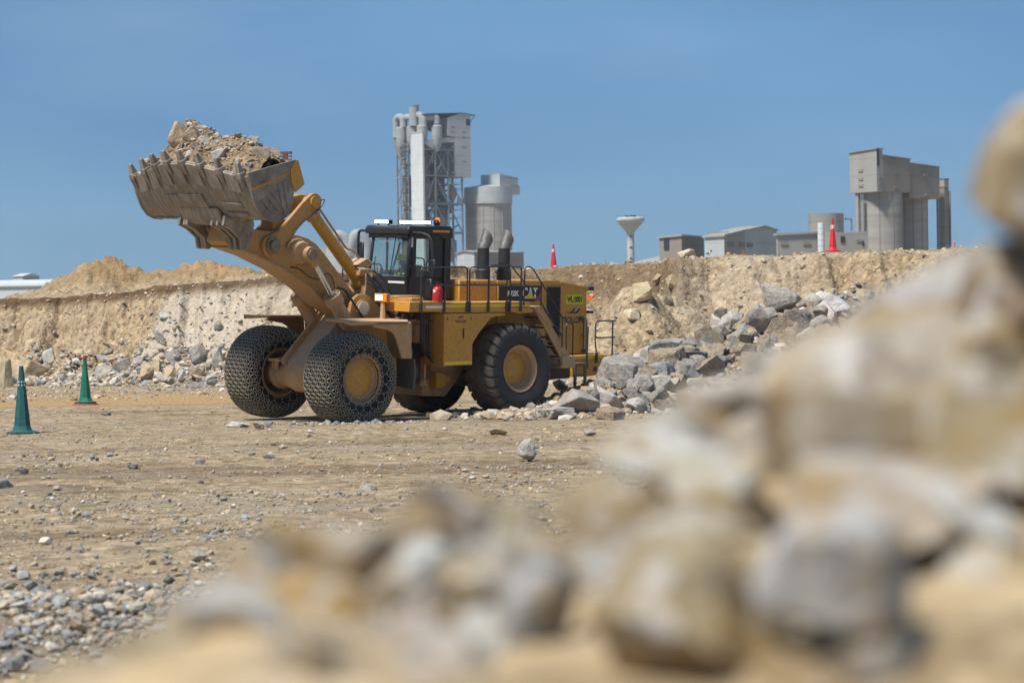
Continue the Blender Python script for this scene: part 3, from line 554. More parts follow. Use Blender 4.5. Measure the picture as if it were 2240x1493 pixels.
# ---- gravel, too many and too small to count
ico = bmesh.new(); bmesh.ops.create_icosphere(ico, subdivisions=1, radius=1.0); IV = np.array([v.co[:] for v in ico.verts]); IF = np.array([[v.index for v in f.verts] for f in ico.faces]); ico.free()
PAL = np.array([(0.48, 0.395, 0.285), (0.41, 0.315, 0.21), (0.33, 0.295, 0.245), (0.22, 0.21, 0.195), (0.56, 0.51, 0.43), (0.35, 0.245, 0.14), (0.29, 0.29, 0.285)])
def gravel_obj(name, P, size, w, label, seed, sink=0.2):
    rs = np.random.default_rng(seed); n = len(P); c0 = PAL[rs.choice(len(PAL), n, p=np.array(w)/sum(w))]*rs.uniform(.8, 1.15, (n, 1))
    q = rs.normal(size=(n, 4)); q /= np.linalg.norm(q, axis=1)[:, None]; a, b, c, d = q.T
    R3 = np.stack([1-2*(c*c+d*d), 2*(b*c-a*d), 2*(b*d+a*c), 2*(b*c+a*d), 1-2*(b*b+d*d), 2*(c*d-a*b), 2*(b*d-a*c), 2*(c*d+a*b), 1-2*(b*b+c*c)], -1).reshape(n, 3, 3)
    V = IV[None]*(1+rs.uniform(-.32, .2, (n, len(IV), 1)))*rs.uniform(.6, 1.25, (n, 1, 3)); V = np.einsum('nij,nkj->nki', R3, V)*np.array([1.1, 1, .75]); V = V*size[:, None, None]*0.5+P[:, None]; V[:, :, 2] += (size*(0.5-sink)*0.75)[:, None]
    Fc = (IF[None]+(np.arange(n)*len(IV))[:, None, None]).reshape(-1, 3); me = bpy.data.meshes.new(name); me.vertices.add(n*len(IV)); me.vertices.foreach_set('co', V.astype(np.float32).ravel())
    me.loops.add(Fc.size); me.loops.foreach_set('vertex_index', Fc.ravel().astype(np.int32)); me.polygons.add(len(Fc)); me.polygons.foreach_set('loop_start', (np.arange(len(Fc))*3).astype(np.int32)); me.update(calc_edges=True)
    me.polygons.foreach_set('use_smooth', np.zeros(len(Fc), bool))
    ca = me.color_attributes.new('tone', 'FLOAT_COLOR', 'POINT'); cc = np.concatenate([np.repeat(c0, len(IV), 0), np.ones((n*len(IV), 1))], 1); ca.data.foreach_set('color', cc.astype(np.float32).ravel())
    return tag(finish(name, me, 'gravel'), label, 'gravel', kind='stuff')
rs = np.random.default_rng(5)
v = 845+655*rs.random(42000)**1.35; u = rs.uniform(-250, 2300, 42000); Yg = H*F/np.maximum(v-700+(u-1120)*0.0157, 90); Xg = (u-1120)/F*Yg; k = Yg < 112; Xg, Yg = Xg[k], Yg[k]
clump = fbm(Xg*0.25, Yg*0.5, o=3, s=200); k = clump+rs.uniform(-.9, .9, len(Xg)) > -0.25; Xg, Yg = Xg[k], Yg[k]
zg, so_ = terrain(Xg, Yg); sz = np.maximum(0.010+rs.exponential(0.015, len(Xg)), 1.3*Yg/F)*rs.uniform(.7, 1.6, len(Xg)); sz = np.minimum(sz, 0.16)
gravel_obj('gravel', np.stack([Xg, Yg, zg], -1), sz, [4, 3, 3, 2, 2, 1, 2], 'loose gravel scattered over the quarry floor', 1)
n = 9000; v_ = rs.uniform(925, 1200, n); u = rs.uniform(-150, 2000, n); Yg = H*F/(v_-700+(u-1120)*0.0157); Xg = (u-1120)/F*Yg; k = fbm(Xg*0.35, Yg*0.35, o=3, s=230)+rs.uniform(-.3, .3, n) > 0.12; Xg, Yg = Xg[k], Yg[k]; zg, _ = terrain(Xg, Yg); sz = np.minimum(0.02+rs.exponential(0.018, len(Xg)), 0.16)
gravel_obj('loose_rubble', np.stack([Xg, Yg, zg], -1), sz, [3, 2, 4, 2.5, 2, 1, 3], 'patches of coarser broken stone on the quarry floor', 12, 0.15)
n = 6500; Xg = rs.normal(-4.4, 1.6, n); Yg = rs.normal(20.5, 2.8, n); zg, _ = terrain(Xg, Yg); sz = np.minimum(0.02+rs.exponential(0.03, n), 0.2)
gravel_obj('crushed_stone', np.stack([Xg, Yg, zg], -1), sz, [2, 2, 4, 4, 1.5, 1, 4], 'low heap of crushed grey stone in the lower left corner', 2, 0.1)
n = 19000; u = rs.uniform(-80, 2250, n); Yg = rs.uniform(88, 122, n); Xg = (u-1120)/F*Yg; zg, _ = terrain(Xg, Yg); cyg = np.interp(Xg, CX, CY); pr = np.where(zg > 0.25, 1.0, 0.35)*np.where(Yg > cyg+1.5, 0.3, 1)*np.where(Xg < 0, 0.8, 1.0)
k = rs.random(n) < pr; Xg, Yg, zg = Xg[k], Yg[k], zg[k]; sz = np.minimum(0.04+rs.exponential(0.055, len(Xg)), 0.38)
gravel_obj('bank_rubble', np.stack([Xg, Yg, zg], -1), sz, [5, 5, 1.5, .6, 2, 2.5, .4], 'crumbled stones and clods on the slopes of the banks', 3, 0.35)
n = 3800; i = rs.integers(0, len(_pile)-2, n); t = rs.random(n); A = np.array([p[0][:2] for p in _pile]); Wd = np.array([p[2] for p in _pile])
Q = A[i]+(A[i+1]-A[i])*t[:, None]; Xg = Q[:, 0]+rs.normal(0, .7, n)*Wd[i]; Yg = Q[:, 1]+rs.normal(-.3, .7, n)*Wd[i]; zg, _ = terrain(Xg, Yg); sz = np.minimum(0.06+rs.exponential(0.09, n), 0.5)
gravel_obj('pile_rubble', np.stack([Xg, Yg, zg], -1), sz, [4, 3, 4, 2, 3, 2, 2], 'small broken stones between the boulders of the rubble pile', 4, 0.3)
n = 5200; u = rs.uniform(-60, 760, n); Yg = np.interp((u-1120)/F*113, CX, CY)-7.0+rs.normal(0, .55, n)+rs.exponential(1.1, n); Xg = (u-1120)/F*Yg; zg, _ = terrain(Xg, Yg); sz = np.minimum(0.06+rs.exponential(0.10, n), 0.55)
gravel_obj('toe_rubble', np.stack([Xg, Yg, zg], -1), sz, [3, 2, 4, 1.5, 4, 1, 3], 'band of pale broken stone along the foot of the left bank', 7, 0.25)
n = 420; e = at(770, 918, 64.6); Xg = rs.normal(e.x, .85, n); Yg = rs.normal(e.y, .45, n); zg, _ = terrain(Xg, Yg); sz = np.minimum(0.03+rs.exponential(0.035, n), 0.22)
gravel_obj('stone_chips', np.stack([Xg, Yg, zg], -1), sz, [1, 1, 3, 1, 4, 0, 4], 'pale stone chips heaped before the near chained wheel', 6)

# ================================================================== WHEEL LOADER
LD = empty('wheel_loader', LO, math.pi+PHI, 'big yellow articulated wheel loader with raised bucket and chained front tyres', 'wheel loader')
def part(mb, name, mat, parent=None, T=B2L, bev=0.0, **k): return mb.build(name, mat, parent or LD, T, bev, **k)
def rot_arc(p, r, a0, a1, n=8): return arc(p[0], p[1], r, a0, a1, n)
# ---- wheels
TP = [(-.44,.62), (-.52,.70), (-.575,.85), (-.585,.98), (-.56,1.10), (-.51,1.19), (-.44,1.235), (-.25,1.252), (0,1.256), (.25,1.252), (.44,1.235), (.51,1.19), (.56,1.10), (.585,.98), (.575,.85), (.52,.70), (.44,.62)]
def chain_mesh():
    mb = MB(); prof = [p for p in TP]; yy = np.array([p[0] for p in prof]); rr = np.array([p[1] for p in prof])
    ar = np.concatenate([[0], np.cumsum(np.hypot(np.diff(yy), np.diff(rr)))]); ar -= ar[8]
    def S_(s, th, off=0.02):
        y = np.interp(s, ar, yy); r = np.interp(s, ar, rr); y1, r1 = np.interp(s+.01, ar, yy), np.interp(s+.01, ar, rr); t = Vector((y1-y, r1-r)).normalized() if (y1-y)**2+(r1-r)**2 > 0 else Vector((1, 0))
        n = Vector((-t.y, t.x)); y += n.x*off; r += n.y*off; return Vector((r*math.cos(th), y, r*math.sin(th)))
    def link(a, b, r, lift=0):
        d = b-a; mb.loft([a+d*t for t in (.13, .27, .73, .87)], [r*.6, r, r, r*.6], 6)
    N = 36; ds = 0.114; J = 7; nodes = {}
    def nd_(i, j): return S_(j*ds, 2*math.pi*(i+.5*(j % 2))/N)
    for j in range(-J, J+1):
        for i in range(N):
            a = nd_(i, j); link(a, nd_(i+1, j), .011)
            if j < J:
                for di in ((0, -1) if j % 2 == 0 else (0, 1)): link(a, nd_(i+di, j+1), .0185)
    for sd in (-1, 1):                           # open strands down the side wall to a ring chain by the rim
        s0 = J*ds*sd; s1 = .93*sd; s2 = 1.02*sd
        M_ = 18
        for i in range(M_):
            th = 2*math.pi*(i+.5)/M_; k = S_(s1, th)
            for q in (-.5, .5):
                a = S_(s0, th+q*2*math.pi/N*1.9); m1 = a.lerp(k, .5); m1 = m1+(S_((s0+s1)/2, th+q*.06)-m1)*.5; link(a, m1, .017); link(m1, k, .017)
            k2 = S_(s2, th); link(k, k2, .017)
            if sd > 0:
                k3 = Vector((.53*math.cos(th), .50, .53*math.sin(th))); k4 = Vector((.53*math.cos(th+2*math.pi/M_), .50, .53*math.sin(th+2*math.pi/M_))); mid = Vector((.63*math.cos(th+.5*2*math.pi/M_), .55, .63*math.sin(th+.5*2*math.pi/M_)))
                link(k2, mid, .014); link(S_(s2, th+2*math.pi/M_), mid, .014); link(mid, Vector((.53*math.cos(th+.5*2*math.pi/M_), .50, .53*math.sin(th+.5*2*math.pi/M_))), .014)
            for z in range(2): link(S_(s2, th+math.pi*z/M_), S_(s2, th+math.pi*(z+1)/M_), .018)
    return mb
_ch = None
def wheel(cx, cy, cz, side, kind, label):
    global _ch
    w = MB()
    if kind == 'rear':                            # lugged earthmover tyre: grooves run from the shoulders towards the middle
        n = 432; prof = []
        for k in range(33):
            t = k/32; prof.append((np.interp(t, np.linspace(0, 1, len(TP)), [p[0] for p in TP])*1.0, np.interp(t, np.linspace(0, 1, len(TP)), [p[1] for p in TP])*1.043))
        m = len(prof); v = []
        for k in range(n):
            a = 2*math.pi*k/n
            for y, r in prof:
                if r > 1.08:
                    ph = (a*24/(2*math.pi)+(0.5 if y < 0 else 0)+0.9*(abs(y)/.55)**0.8*1.0) % 1.0
                    ay = abs(y); wd = 0.13+0.12*ay/.55
                    if ay > 0.14 and ph < wd: r = r-0.085*min(1, (ay-.14)/.1)
                v.append((r*math.cos(a), y, r*math.sin(a)))
        w.add(v, [(k*m+j, k*m+j+1, ((k+1) % n)*m+j+1, ((k+1) % n)*m+j) for k in range(n) for j in range(m-1)])
    else:
        w.lathe(TP, n=64)
    T = (lambda p: B2L((cx+p[0], cy+p[1]*side, cz+p[2]))) if kind == 'front' else (lambda p: (cx+p[0], cy+p[1]*side, cz+p[2]))
    o = part(w, 'wheel', 'rubber' if kind == 'rear' else 'tyre_dark', T=T); o['label'] = label
    if kind == 'rear': o.data.materials.append(M['rubber_tread']); [setattr(f, 'material_index', 1) for f in o.data.polygons if math.hypot(f.center.x-cx, f.center.z-cz) > 1.17 or (math.hypot(f.center.x-cx, f.center.z-cz) > 1.1 and abs(abs(f.center.y-cy)) < .45)]
    sub = lambda mb, nm, mt: part(mb, nm, mt, o, T)
    d = .20 if kind == 'rear' else .34
    sub(MB().lathe([(.44,.60), (.50,.63), (.525,.668), (.50,.685), (.46,.66), (.44,.60), (.43,.575), (.36,.56), (.34,.585), (.32,.56), (d+.06,.545), (d+.02,.50), (d,.46)], n=64), 'rim', 'yellow_dusty')
    sub(MB().lathe([(-.44,.60), (-.50,.63), (-.525,.668), (-.50,.685), (-.46,.66), (-.44,.60), (-.42,.575), (-.2,.55), (d-.05,.53)], n=64), 'inner_rim', 'yellow_dusty')
    sub(MB().lathe([(d-.03,.53), (d,.46), (d+.015,.44), (d+.02,.30), (d+.03,.29), (d+.03,.001)], n=48), 'hub', 'yellow')
    bo = MB(); [bo.cyl((.485*math.cos(a), d+.0, .485*math.sin(a)), (.485*math.cos(a), d+.045, .485*math.sin(a)), .016, n=6) for a in np.linspace(0, 2*math.pi, 36, endpoint=False)]
    tag(sub(bo, 'wheel_bolts', 'yellow_dusty'), kind='stuff')
    if kind == 'front':
        c = sub(chain_mesh(), 'tyre_chain', 'chain_steel'); tag(c, kind='stuff')
wheel(5.98, 1.725, 1.28, 1, 'front', 'near front wheel wrapped in a steel chain net')
wheel(5.98, -1.725, 1.28, -1, 'front', 'far front wheel wrapped in a steel chain net')
wheel(0, 1.725, 1.31, 1, 'rear', 'near rear wheel with bare lugged tyre')
wheel(0, -1.725, 1.31, -1, 'rear', 'far rear wheel with bare lugged tyre')
part(MB().cyl((0, -1.3, 1.31), (0, 1.3, 1.31), .33, n=20).lathe([(-.5,.3), (-.4,.52), (.4,.52), (.5,.3)], (0, 0, 1.31), n=24), 'rear_axle', 'dark_mech', T=None)
a = MB().lathe([(-1.6,.30), (-1.25,.34), (-1.22,.44), (-1.08,.44), (-1.05,.36), (-.6,.42), (-.35,.5), (.35,.5), (.6,.42), (1.05,.36), (1.08,.44), (1.22,.44), (1.25,.34), (1.6,.30)], (5.98, 0, 1.28), n=28)
for s in (-1, 1):
    for k in range(16): an = 2*math.pi*k/16; a.cyl((5.98+.41*math.cos(an), s*1.05, 1.28+.41*math.sin(an)), (5.98+.41*math.cos(an), s*1.01, 1.28+.41*math.sin(an)), .022, n=6)
    a.box(5.55, 6.55, s*.86-.24, s*.86+.24, 1.62, 1.70).box(6.38, 6.44, s*.95-.12, s*.95+.12, 1.40, 1.62).box(6.30, 6.5, s*.95-.015, s*.95+.015, 1.36, 1.62)
    a.cyl((6.2, s*.7, 1.70), (6.2, s*.7, 1.86), .10, .05, 6)
part(a, 'front_axle', 'yellow_dusty')
# ---- front frame
pin = (4.77, 3.14)
tw = rot_arc(pin, .40, 150, 40, 10)+[(4.35,3.35)][:0]
for s in (-1, 1):
    P = [(5.25,1.55), (5.42,2.5), (5.22,3.0)]+[(pin[0]+.42*math.cos(rad(t)), pin[1]+.40*math.sin(rad(t))) for t in (20, 45, 70, 90, 115, 140)]+[(3.72,2.87), (3.45,2.55), (3.35,1.2), (4.4,.95)]
    part(MB().prism(P, 'y', s*.66, s*.78), 'tower_plate', 'yellow_front', bev=.015)
    c = MB().cyl((pin[0], s*.78, pin[1]), (pin[0], s*.83, pin[1]), .235, n=28); part(c, 'pivot_boss', 'yellow_dusty')
    c = MB().cyl((pin[0], s*.83, pin[1]), (pin[0], s*.86, pin[1]), .195, n=28)
    for k in range(10): an = 2*math.pi*k/10; c.cyl((pin[0]+.155*math.cos(an), s*.86, pin[1]+.155*math.sin(an)), (pin[0]+.155*math.cos(an), s*.88, pin[1]+.155*math.sin(an)), .02, n=6)
    part(c, 'pivot_pin', 'cream_cap')
    P = [(6.52,1.60), (6.50,1.74), (5.0,3.22), (4.85,3.05), (4.8,1.9), (5.3,1.45), (6.3,1.45)]
    part(MB().prism(P, 'y', s*.50, s*.56), 'front_frame_plate', 'yellow_dusty', bev=.012)
part(MB().prism([(6.38,1.62), (5.02,2.95), (4.9,2.85), (4.9,1.5), (6.2,1.5)], 'y', -.50, .50), 'front_frame_web', 'yellow_dusty')
part(MB().box(3.5, 5.0, -.66, .66, 1.1, 2.3).box(3.3, 3.7, -.5, .5, .75, 2.4), 'front_frame', 'dark_mech')
# ---- boom, a single box arm
bo = [(9.20,5.20), (9.17,5.46), (9.0,5.56), (8.72,5.54), (8.60,5.36), (8.36,5.27), (7.93,5.22), (7.49,5.21), (7.08,5.15), (6.77,5.12), (6.43,5.04), (6.15,4.90), (5.79,4.58), (5.36,4.15), (5.07,3.85), (4.74,3.53), (4.45,3.30), (4.45,2.95), (4.8,2.86), (5.2,2.92), (5.72,3.23), (6.11,3.50), (6.40,3.72), (6.89,3.99), (7.30,4.20), (7.78,4.41), (8.28,4.58), (8.78,4.72), (9.12,4.80), (9.28,4.92)]
bm_ = part(MB().prism(bo, 'y', -.40, .40), 'boom', 'yellow_front', bev=.03, seg=2)
lip = [(4.9,2.84), (5.72,3.20), (6.40,3.69), (7.30,4.17), (8.28,4.55), (9.12,4.77)]
f = MB()
for (a0, b0), (a1, b1) in zip(lip[:-1], lip[1:]): f.add([(a0, -.45, b0), (a0, .45, b0), (a0, .45, b0+.05), (a0, -.45, b0+.05), (a1, -.45, b1), (a1, .45, b1), (a1, .45, b1+.05), (a1, -.45, b1+.05)], [(0,1,5,4), (1,2,6,5), (2,3,7,6), (3,0,4,7)])
part(f, 'boom_flange', 'yellow_dusty', bm_, merge=True)
for s in (-1, 1):
    part(MB().cyl((8.99, s*.40, 5.33), (8.99, s*.53, 5.33), .24, n=24).cyl((8.99, s*.53, 5.33), (8.99, s*.60, 5.33), .15, n=20), 'hinge_pin', 'pin_steel')
    part(MB().lathe([(.38,.40), (.46,.33), (.62,.30), (.66,.27), (.66,.0)], (6.80, 0, 4.66), n=28) if s > 0 else MB().lathe([(-.38,.40), (-.46,.33), (-.62,.30), (-.66,.27), (-.66,.0)], (6.80, 0, 4.66), n=28), 'lift_boss', 'yellow_dusty', bm_)
    part(MB().cyl((6.62, s*.60, 4.60), (6.62, s*.88, 4.60), .145, n=22), 'lift_pin', 'pin_steel', bm_)
    # lift cylinder
    A, B = Vector((6.62, s*.72, 4.60)), Vector((4.95, s*.72, 2.25)); d = (B-A).normalized(); q = lambda t: A+d*t
    lc = part(MB().cyl(q(1.58), q(2.85), .205, n=28), 'lift_cylinder', 'yellow_dusty'); lc['label'] = 'dusty hydraulic lift cylinder'
    part(MB().cyl(q(.15), q(1.45), .088, n=20), 'piston_rod', 'chrome', lc)
    g = MB().cyl(q(1.36), q(1.62), .255, n=28); e1 = d.orthogonal().normalized(); e2 = d.cross(e1)
    for k in range(14): o_ = (e1*math.cos(k*2*math.pi/14)+e2*math.sin(k*2*math.pi/14))*.205; g.cyl(q(1.33)+o_, q(1.36)+o_, .022, n=6)
    part(g, 'cylinder_head', 'yellow_dusty', lc)
    part(MB().cyl(A-Vector((0, .11, 0)), A+Vector((0, .11, 0)), .22, n=24).cyl(q(.1), q(.36), .15, .11, n=16), 'rod_eye', 'yellow_dusty', lc)
    # rocker
    P = arc(6.32, 6.03, .25, 50, 230, 12)+[(6.60,5.55), (7.0,5.18), (7.40,4.80)]+arc(7.77, 4.83, .33, 195, 395, 12)+[(7.58,5.22), (7.15,5.62), (6.78,5.98)]
    rk = part(MB().prism(P, 'y', s*.42, s*.53), 'rocker_arm', 'yellow_front', bev=.02)
    part(MB().cyl((7.77, s*.53, 4.83), (7.77, s*.58, 4.83), .24, n=24).cyl((7.77, s*.58, 4.83), (7.77, s*.68, 4.83), .15, n=20), 'rocker_pin', 'pin_steel', rk)
    part(MB().cyl((6.32, s*.53, 6.03), (6.32, s*.58, 6.03), .165, n=24).cyl((6.32, s*.58, 6.03), (6.32, s*.60, 6.03), .03, n=8), 'link_pin', 'yellow_clean', rk)
part(MB().cyl((6.32, -.42, 6.03), (6.32, .42, 6.03), .15, n=20), 'cross_pin', 'yellow_front')
bk = part(MB().prism([(6.25,6.22), (6.15,5.98), (6.35,5.83), (6.62,5.80), (7.2,5.74), (8.5,5.95), (8.75,6.05), (8.75,6.32), (8.5,6.30), (7.3,6.02), (6.8,6.19), (6.5,6.25)], 'y', -.16, .16), 'bucket_link', 'yellow_front', bev=.03)
part(MB().box(7.0, 7.55, -.28, .28, 5.1, 5.55), 'boom_saddle', 'yellow_front', bm_, bev=.02)
# tilt cylinder
A, B = Vector((6.30, 0, 6.03)), Vector((4.05, 0, 3.68)); d = (B-A).normalized(); q = lambda t: A+d*t; nrm = Vector((-d.z, 0, d.x)); nrm = nrm if nrm.z > 0 else -nrm
tc_ = part(MB().cyl(q(.48), q(2.75), .175, n=28), 'tilt_cylinder', 'yellow_clean'); tc_['label'] = 'glossy yellow tilt cylinder above the boom'
part(MB().cyl(q(.34), q(.56), .215, n=24).cyl(q(.30), q(.34), .18, n=20), 'cylinder_head', 'yellow_dusty', tc_)
part(MB().cyl(q(.05), q(.36), .10, n=16), 'piston_rod', 'chrome', tc_)
part(MB().cyl(q(2.7), q(3.0), .18, .14, n=20).cyl(q(3.05)-Vector((0, .2, 0)), q(3.05)+Vector((0, .2, 0)), .2, n=20), 'cylinder_base', 'yellow_clean', tc_)
part(MB().loft(fillet([q(.28)+nrm*.22, q(.42)+nrm*.30, q(2.02)+nrm*.27, q(2.24)+nrm*.46, q(2.55)+nrm*.42], .12), .033, 10), 'oil_pipe', 'yellow_dusty', tc_)
part(MB().bar(q(.40)+nrm*.15, q(.40)+nrm*.3, .1).bar(q(.45)+Vector((0, .2, 0)), q(.60)+Vector((0, .2, 0)), .05), 'pipe_clamp', 'yellow_dusty', tc_)
part(MB().box(4.0, 4.5, -.32, .34, 4.02, 4.22).box(3.92, 4.3, .12, .36, 3.3, 4.1).box(3.86, 4.3, -.36, -.12, 3.0, 4.1).prism([(4.62,4.32), (4.2,4.52), (3.98,4.40), (4.1,4.25)], 'y', -.25, .3), 'tilt_bracket', 'yellow_dusty', bev=.02)
part(MB().box(3.75, 4.25, -.2, .2, 2.3, 3.85), 'tower_post', 'yellow_front', bev=.02)
# hoses
hs = [[(4.3,.42,4.1), (4.15,.62,3.75), (3.95,.6,3.3), (4.0,.5,2.9)], [(4.1,.38,4.05), (3.85,.6,3.7), (3.75,.62,3.2), (3.6,.55,2.7)], [(4.25,.3,3.9), (4.0,.75,3.55), (3.72,.72,3.1), (3.5,.5,2.7)], [(4.05,.1,4.2), (3.7,.5,4.0), (3.55,.62,3.4), (3.3,.5,2.8)], [(3.9,-.2,4.1), (3.6,-.3,3.7), (3.4,-.3,3.0), (3.1,-.2,2.5)],
      [(5.72,.80,3.72), (5.50,.88,3.66), (5.25,.92,3.35), (4.95,.95,2.95), (4.72,.95,2.70)], [(7.05,.42,4.25), (6.75,.45,4.22), (6.45,.48,3.98), (6.1,.5,3.92), (5.92,.55,3.88)], [(5.95,.45,4.0), (5.78,.47,4.12), (5.58,.48,3.95), (5.52,.48,3.62), (5.6,.48,3.4)],
      [(6.20,.55,5.82), (6.55,.56,5.60), (6.95,.56,5.35), (7.05,.56,5.15), (7.25,.56,4.95), (7.35,.58,4.80)], [(6.15,.56,6.08), (6.02,.60,6.12), (6.12,.60,5.92), (6.45,.58,5.72)]]
for i, h in enumerate(hs): part(MB().loft(fillet(h, .3, 5), .035 if i < 6 else .014, 8), 'hose', 'hose')
rsh = random.Random(3); v_ = MB()
for k in range(22):
    x, y, z = rsh.uniform(3.65, 4.25), rsh.uniform(-.1, .45), rsh.uniform(3.2, 4.15); v_.cyl((x, y, z), (x+rsh.uniform(-.12, .12), y+rsh.uniform(-.05, .12), z+rsh.uniform(-.14, .14)), rsh.uniform(.02, .05), n=7)
tag(part(v_, 'hose_fittings', 'dark_mech'), kind='stuff')
# ---- front fenders, lamps
for s in (-1, 1):
    P = [(6.45,1.20), (6.62,1.45), (6.62,2.12), (6.50,2.27), (5.70,2.30), (4.42,2.30), (4.34,2.18), (4.34,1.15)]
    fd = part(MB().add([(x, s*y, 2.90-.03*(x-5.5)**2*.6-(.05 if y > 2.2 else 0)) for x, y in P]+[(x, s*y, 2.85-.03*(x-5.5)**2*.6-(.09 if y > 2.2 else 0)) for x, y in P], [tuple(range(8)), tuple(range(15, 7, -1))]+[(i, (i+1) % 8, 8+(i+1) % 8, 8+i) for i in range(8)]), 'front_fender', 'yellow_dusty')
    part(MB().prism([(5.72,2.70), (5.55,2.82), (4.42,2.83), (4.34,2.76), (4.30,2.30), (4.24,1.82), (4.62,1.82), (4.82,2.32), (4.95,2.52), (5.12,2.60)], 'y', s*2.24, s*2.30), 'fender_skirt', 'yellow_dusty', fd, bev=.012)
    part(MB().prism([(s*1.25,2.82), (s*2.24,2.82), (s*2.26,2.3), (s*2.22,1.80), (s*1.45,1.80), (s*1.3,2.2)], 'x', 4.24, 4.30), 'fender_back', 'yellow_dusty', fd)
    part(MB().prism([(s*1.55,1.80), (s*2.26,1.80), (s*2.31,1.5), (s*2.28,.95), (s*1.58,1.02)], 'x', 4.10, 4.16), 'mud_flap', 'rubber_flap', fd)
    ps = part(MB().loft([(4.42, s*1.25, 2.84), (4.42, s*1.25, 3.34)], [.085, .06], 8), 'lamp_post', 'yellow_dusty')
    part(MB().box(4.36, 4.50, s*1.22-.26, s*1.22+.26, 3.33, 3.56), 'lamp_box', 'yellow_front', ps, bev=.012)
    part(MB().box(4.50, 4.52, s*1.22-.17, s*1.22-.055, 3.38, 3.51), 'head_lamp', 'lamp_white', ps); part(MB().box(4.50, 4.52, s*1.22-.03, s*1.22+.085, 3.38, 3.51), 'head_lamp', 'lamp_white', ps)
    part(MB().box(4.44, 4.525, s*1.22+.11, s*1.22+.255, 3.345, 3.55), 'indicator_lamp', 'lamp_orange', ps)
# ---- bucket
def lipoff(y):                                   # spade-shaped cutting edge
    a = abs(y); return 1.0 if a < .55 else max(0, 1-.75*(a-.55)/1.95)
BP = [(10.08,6.46), (9.97,6.12), (9.84,5.80), (9.66,5.60), (9.45,5.52), (9.22,5.50), (9.02,5.56), (8.86,5.72), (8.76,5.98), (8.70,6.30), (8.66,6.75), (8.62,7.07)]
BW = 2.50
def bprof(y, inner=0.0):
    k = lipoff(y); P = []
    for i, (x, z) in enumerate(BP):
        w = max(0, 1-i/3.0); P.append(Vector((x+.55*k*w, 0, z+.50*k*w)))
    out = []
    for i, p in enumerate(P):
        t = (P[min(i+1, len(P)-1)]-P[max(i-1, 0)]).normalized(); nn = Vector((t.z, 0, -t.x)); nn = nn if True else -nn
        out.append(p+nn*inner)
    return [(p.x, y, p.z) for p in out]
st = list(np.linspace(-BW, BW, 33)); v = []; f = []; m = len(BP)
for y in st: v += bprof(y)
for y in st: v += bprof(y, -.07)
K = len(st)*m
c0 = Vector((9.6, 0, 6.6)); tst = Vector(bprof(0, -.07)[5]); 
if (tst-c0).length > (Vector(bprof(0)[5])-c0).length:
    v = v[:K]; 
    for y in st: v += bprof(y, .07)
    INN = .07
else: INN = -.07
for i in range(len(st)-1):
    for j in range(m-1):
        f += [(i*m+j, i*m+j+1, (i+1)*m+j+1, (i+1)*m+j), (K+i*m+j, K+(i+1)*m+j, K+(i+1)*m+j+1, K+i*m+j+1)]
    f += [(i*m, (i+1)*m, K+(i+1)*m, K+i*m), (i*m+m-1, K+i*m+m-1, K+(i+1)*m+m-1, (i+1)*m+m-1)]
for i in (0, len(st)-1):
    for j in range(m-1): f.append((i*m+j, K+i*m+j, K+i*m+j+1, i*m+j+1))
BK = part(MB().add(v, f), 'bucket', 'bucket_steel'); BK['label'] = 'worn grey rock bucket with spade edge'
def fl(y, t, off=0.0):                           # point on the outer floor, t = 0 at the heel curve, 1 at the lip
    P = [Vector(p) for p in bprof(y, -INN/.07*off)]; s = (1-t)*5; i = min(int(s), 4); return P[i].lerp(P[i+1], s-i)
def pad(y0, y1, t0, t1, th=.045, n=3, nm='wear_plate', mt='bucket_steel', o0=0.0, skew=0.0):
    v = []; f = []; ny = 3; nt_ = 4
    for off in (o0+th, o0-.01):
        for a in range(ny):
            for b in range(nt_):
                t = t0+(t1-t0)*b/(nt_-1); y = y0+(y1-y0)*a/(ny-1)+skew*b/(nt_-1); v.append(fl(y, t, off))
    g = ny*nt_
    for a in range(ny-1):
        for b in range(nt_-1):
            i = a*nt_+b; f += [(i, i+1, i+nt_+1, i+nt_), (g+i, g+i+nt_, g+i+nt_+1, g+i+1)]
    per = [(a, 0) for a in range(ny)]+[(ny-1, b) for b in range(1, nt_)]+[(a, nt_-1) for a in range(ny-2, -1, -1)]+[(0, b) for b in range(nt_-2, 0, -1)]
    ids = [a*nt_+b for a, b in per]
    for i in range(len(ids)): p, q_ = ids[i], ids[(i+1) % len(ids)]; f.append((p, q_, g+q_, g+p))
    return part(MB().add(v, f), nm, mt, BK, bev=.006, smooth=False)
ty = [2.30, 1.62, .97, .32, -.32, -.97, -1.62, -2.34]
def tooth(y):
    """adapter strap under the lip and a tapered point beyond it"""
    lipp, back = fl(y, 1.0, 0), fl(y, .78, 0); d = (lipp-back).normalized(); nn = Vector((d.z, 0, -d.x)); nn = nn if nn.x > 0 else -nn
    v = []; secs = [(-.34, .075, .02, .055), (-.05, .10, -.11, .11), (.08, .095, -.11, .105), (.085, .075, -.09, .09), (.33, .07, -.03, .045), (.36, .06, -.015, .03)]
    for t, w, a, b in secs:
        c = lipp+d*t; v += [c+nn*b+Vector((0, w, 0)), c+nn*b-Vector((0, w, 0)), c+nn*a-Vector((0, w, 0)), c+nn*a+Vector((0, w, 0))]
    n_ = len(secs); f = [(0,1,2,3), tuple(4*(n_-1)+k for k in (3,2,1,0))]+[(4*i+k, 4*i+(k+1) % 4, 4*i+4+(k+1) % 4, 4*i+4+k) for i in range(n_-1) for k in range(4)]
    part(MB().add(v, f), 'tooth', 'bucket_steel', BK, bev=.008, smooth=False)
for y in ty: tooth(y)
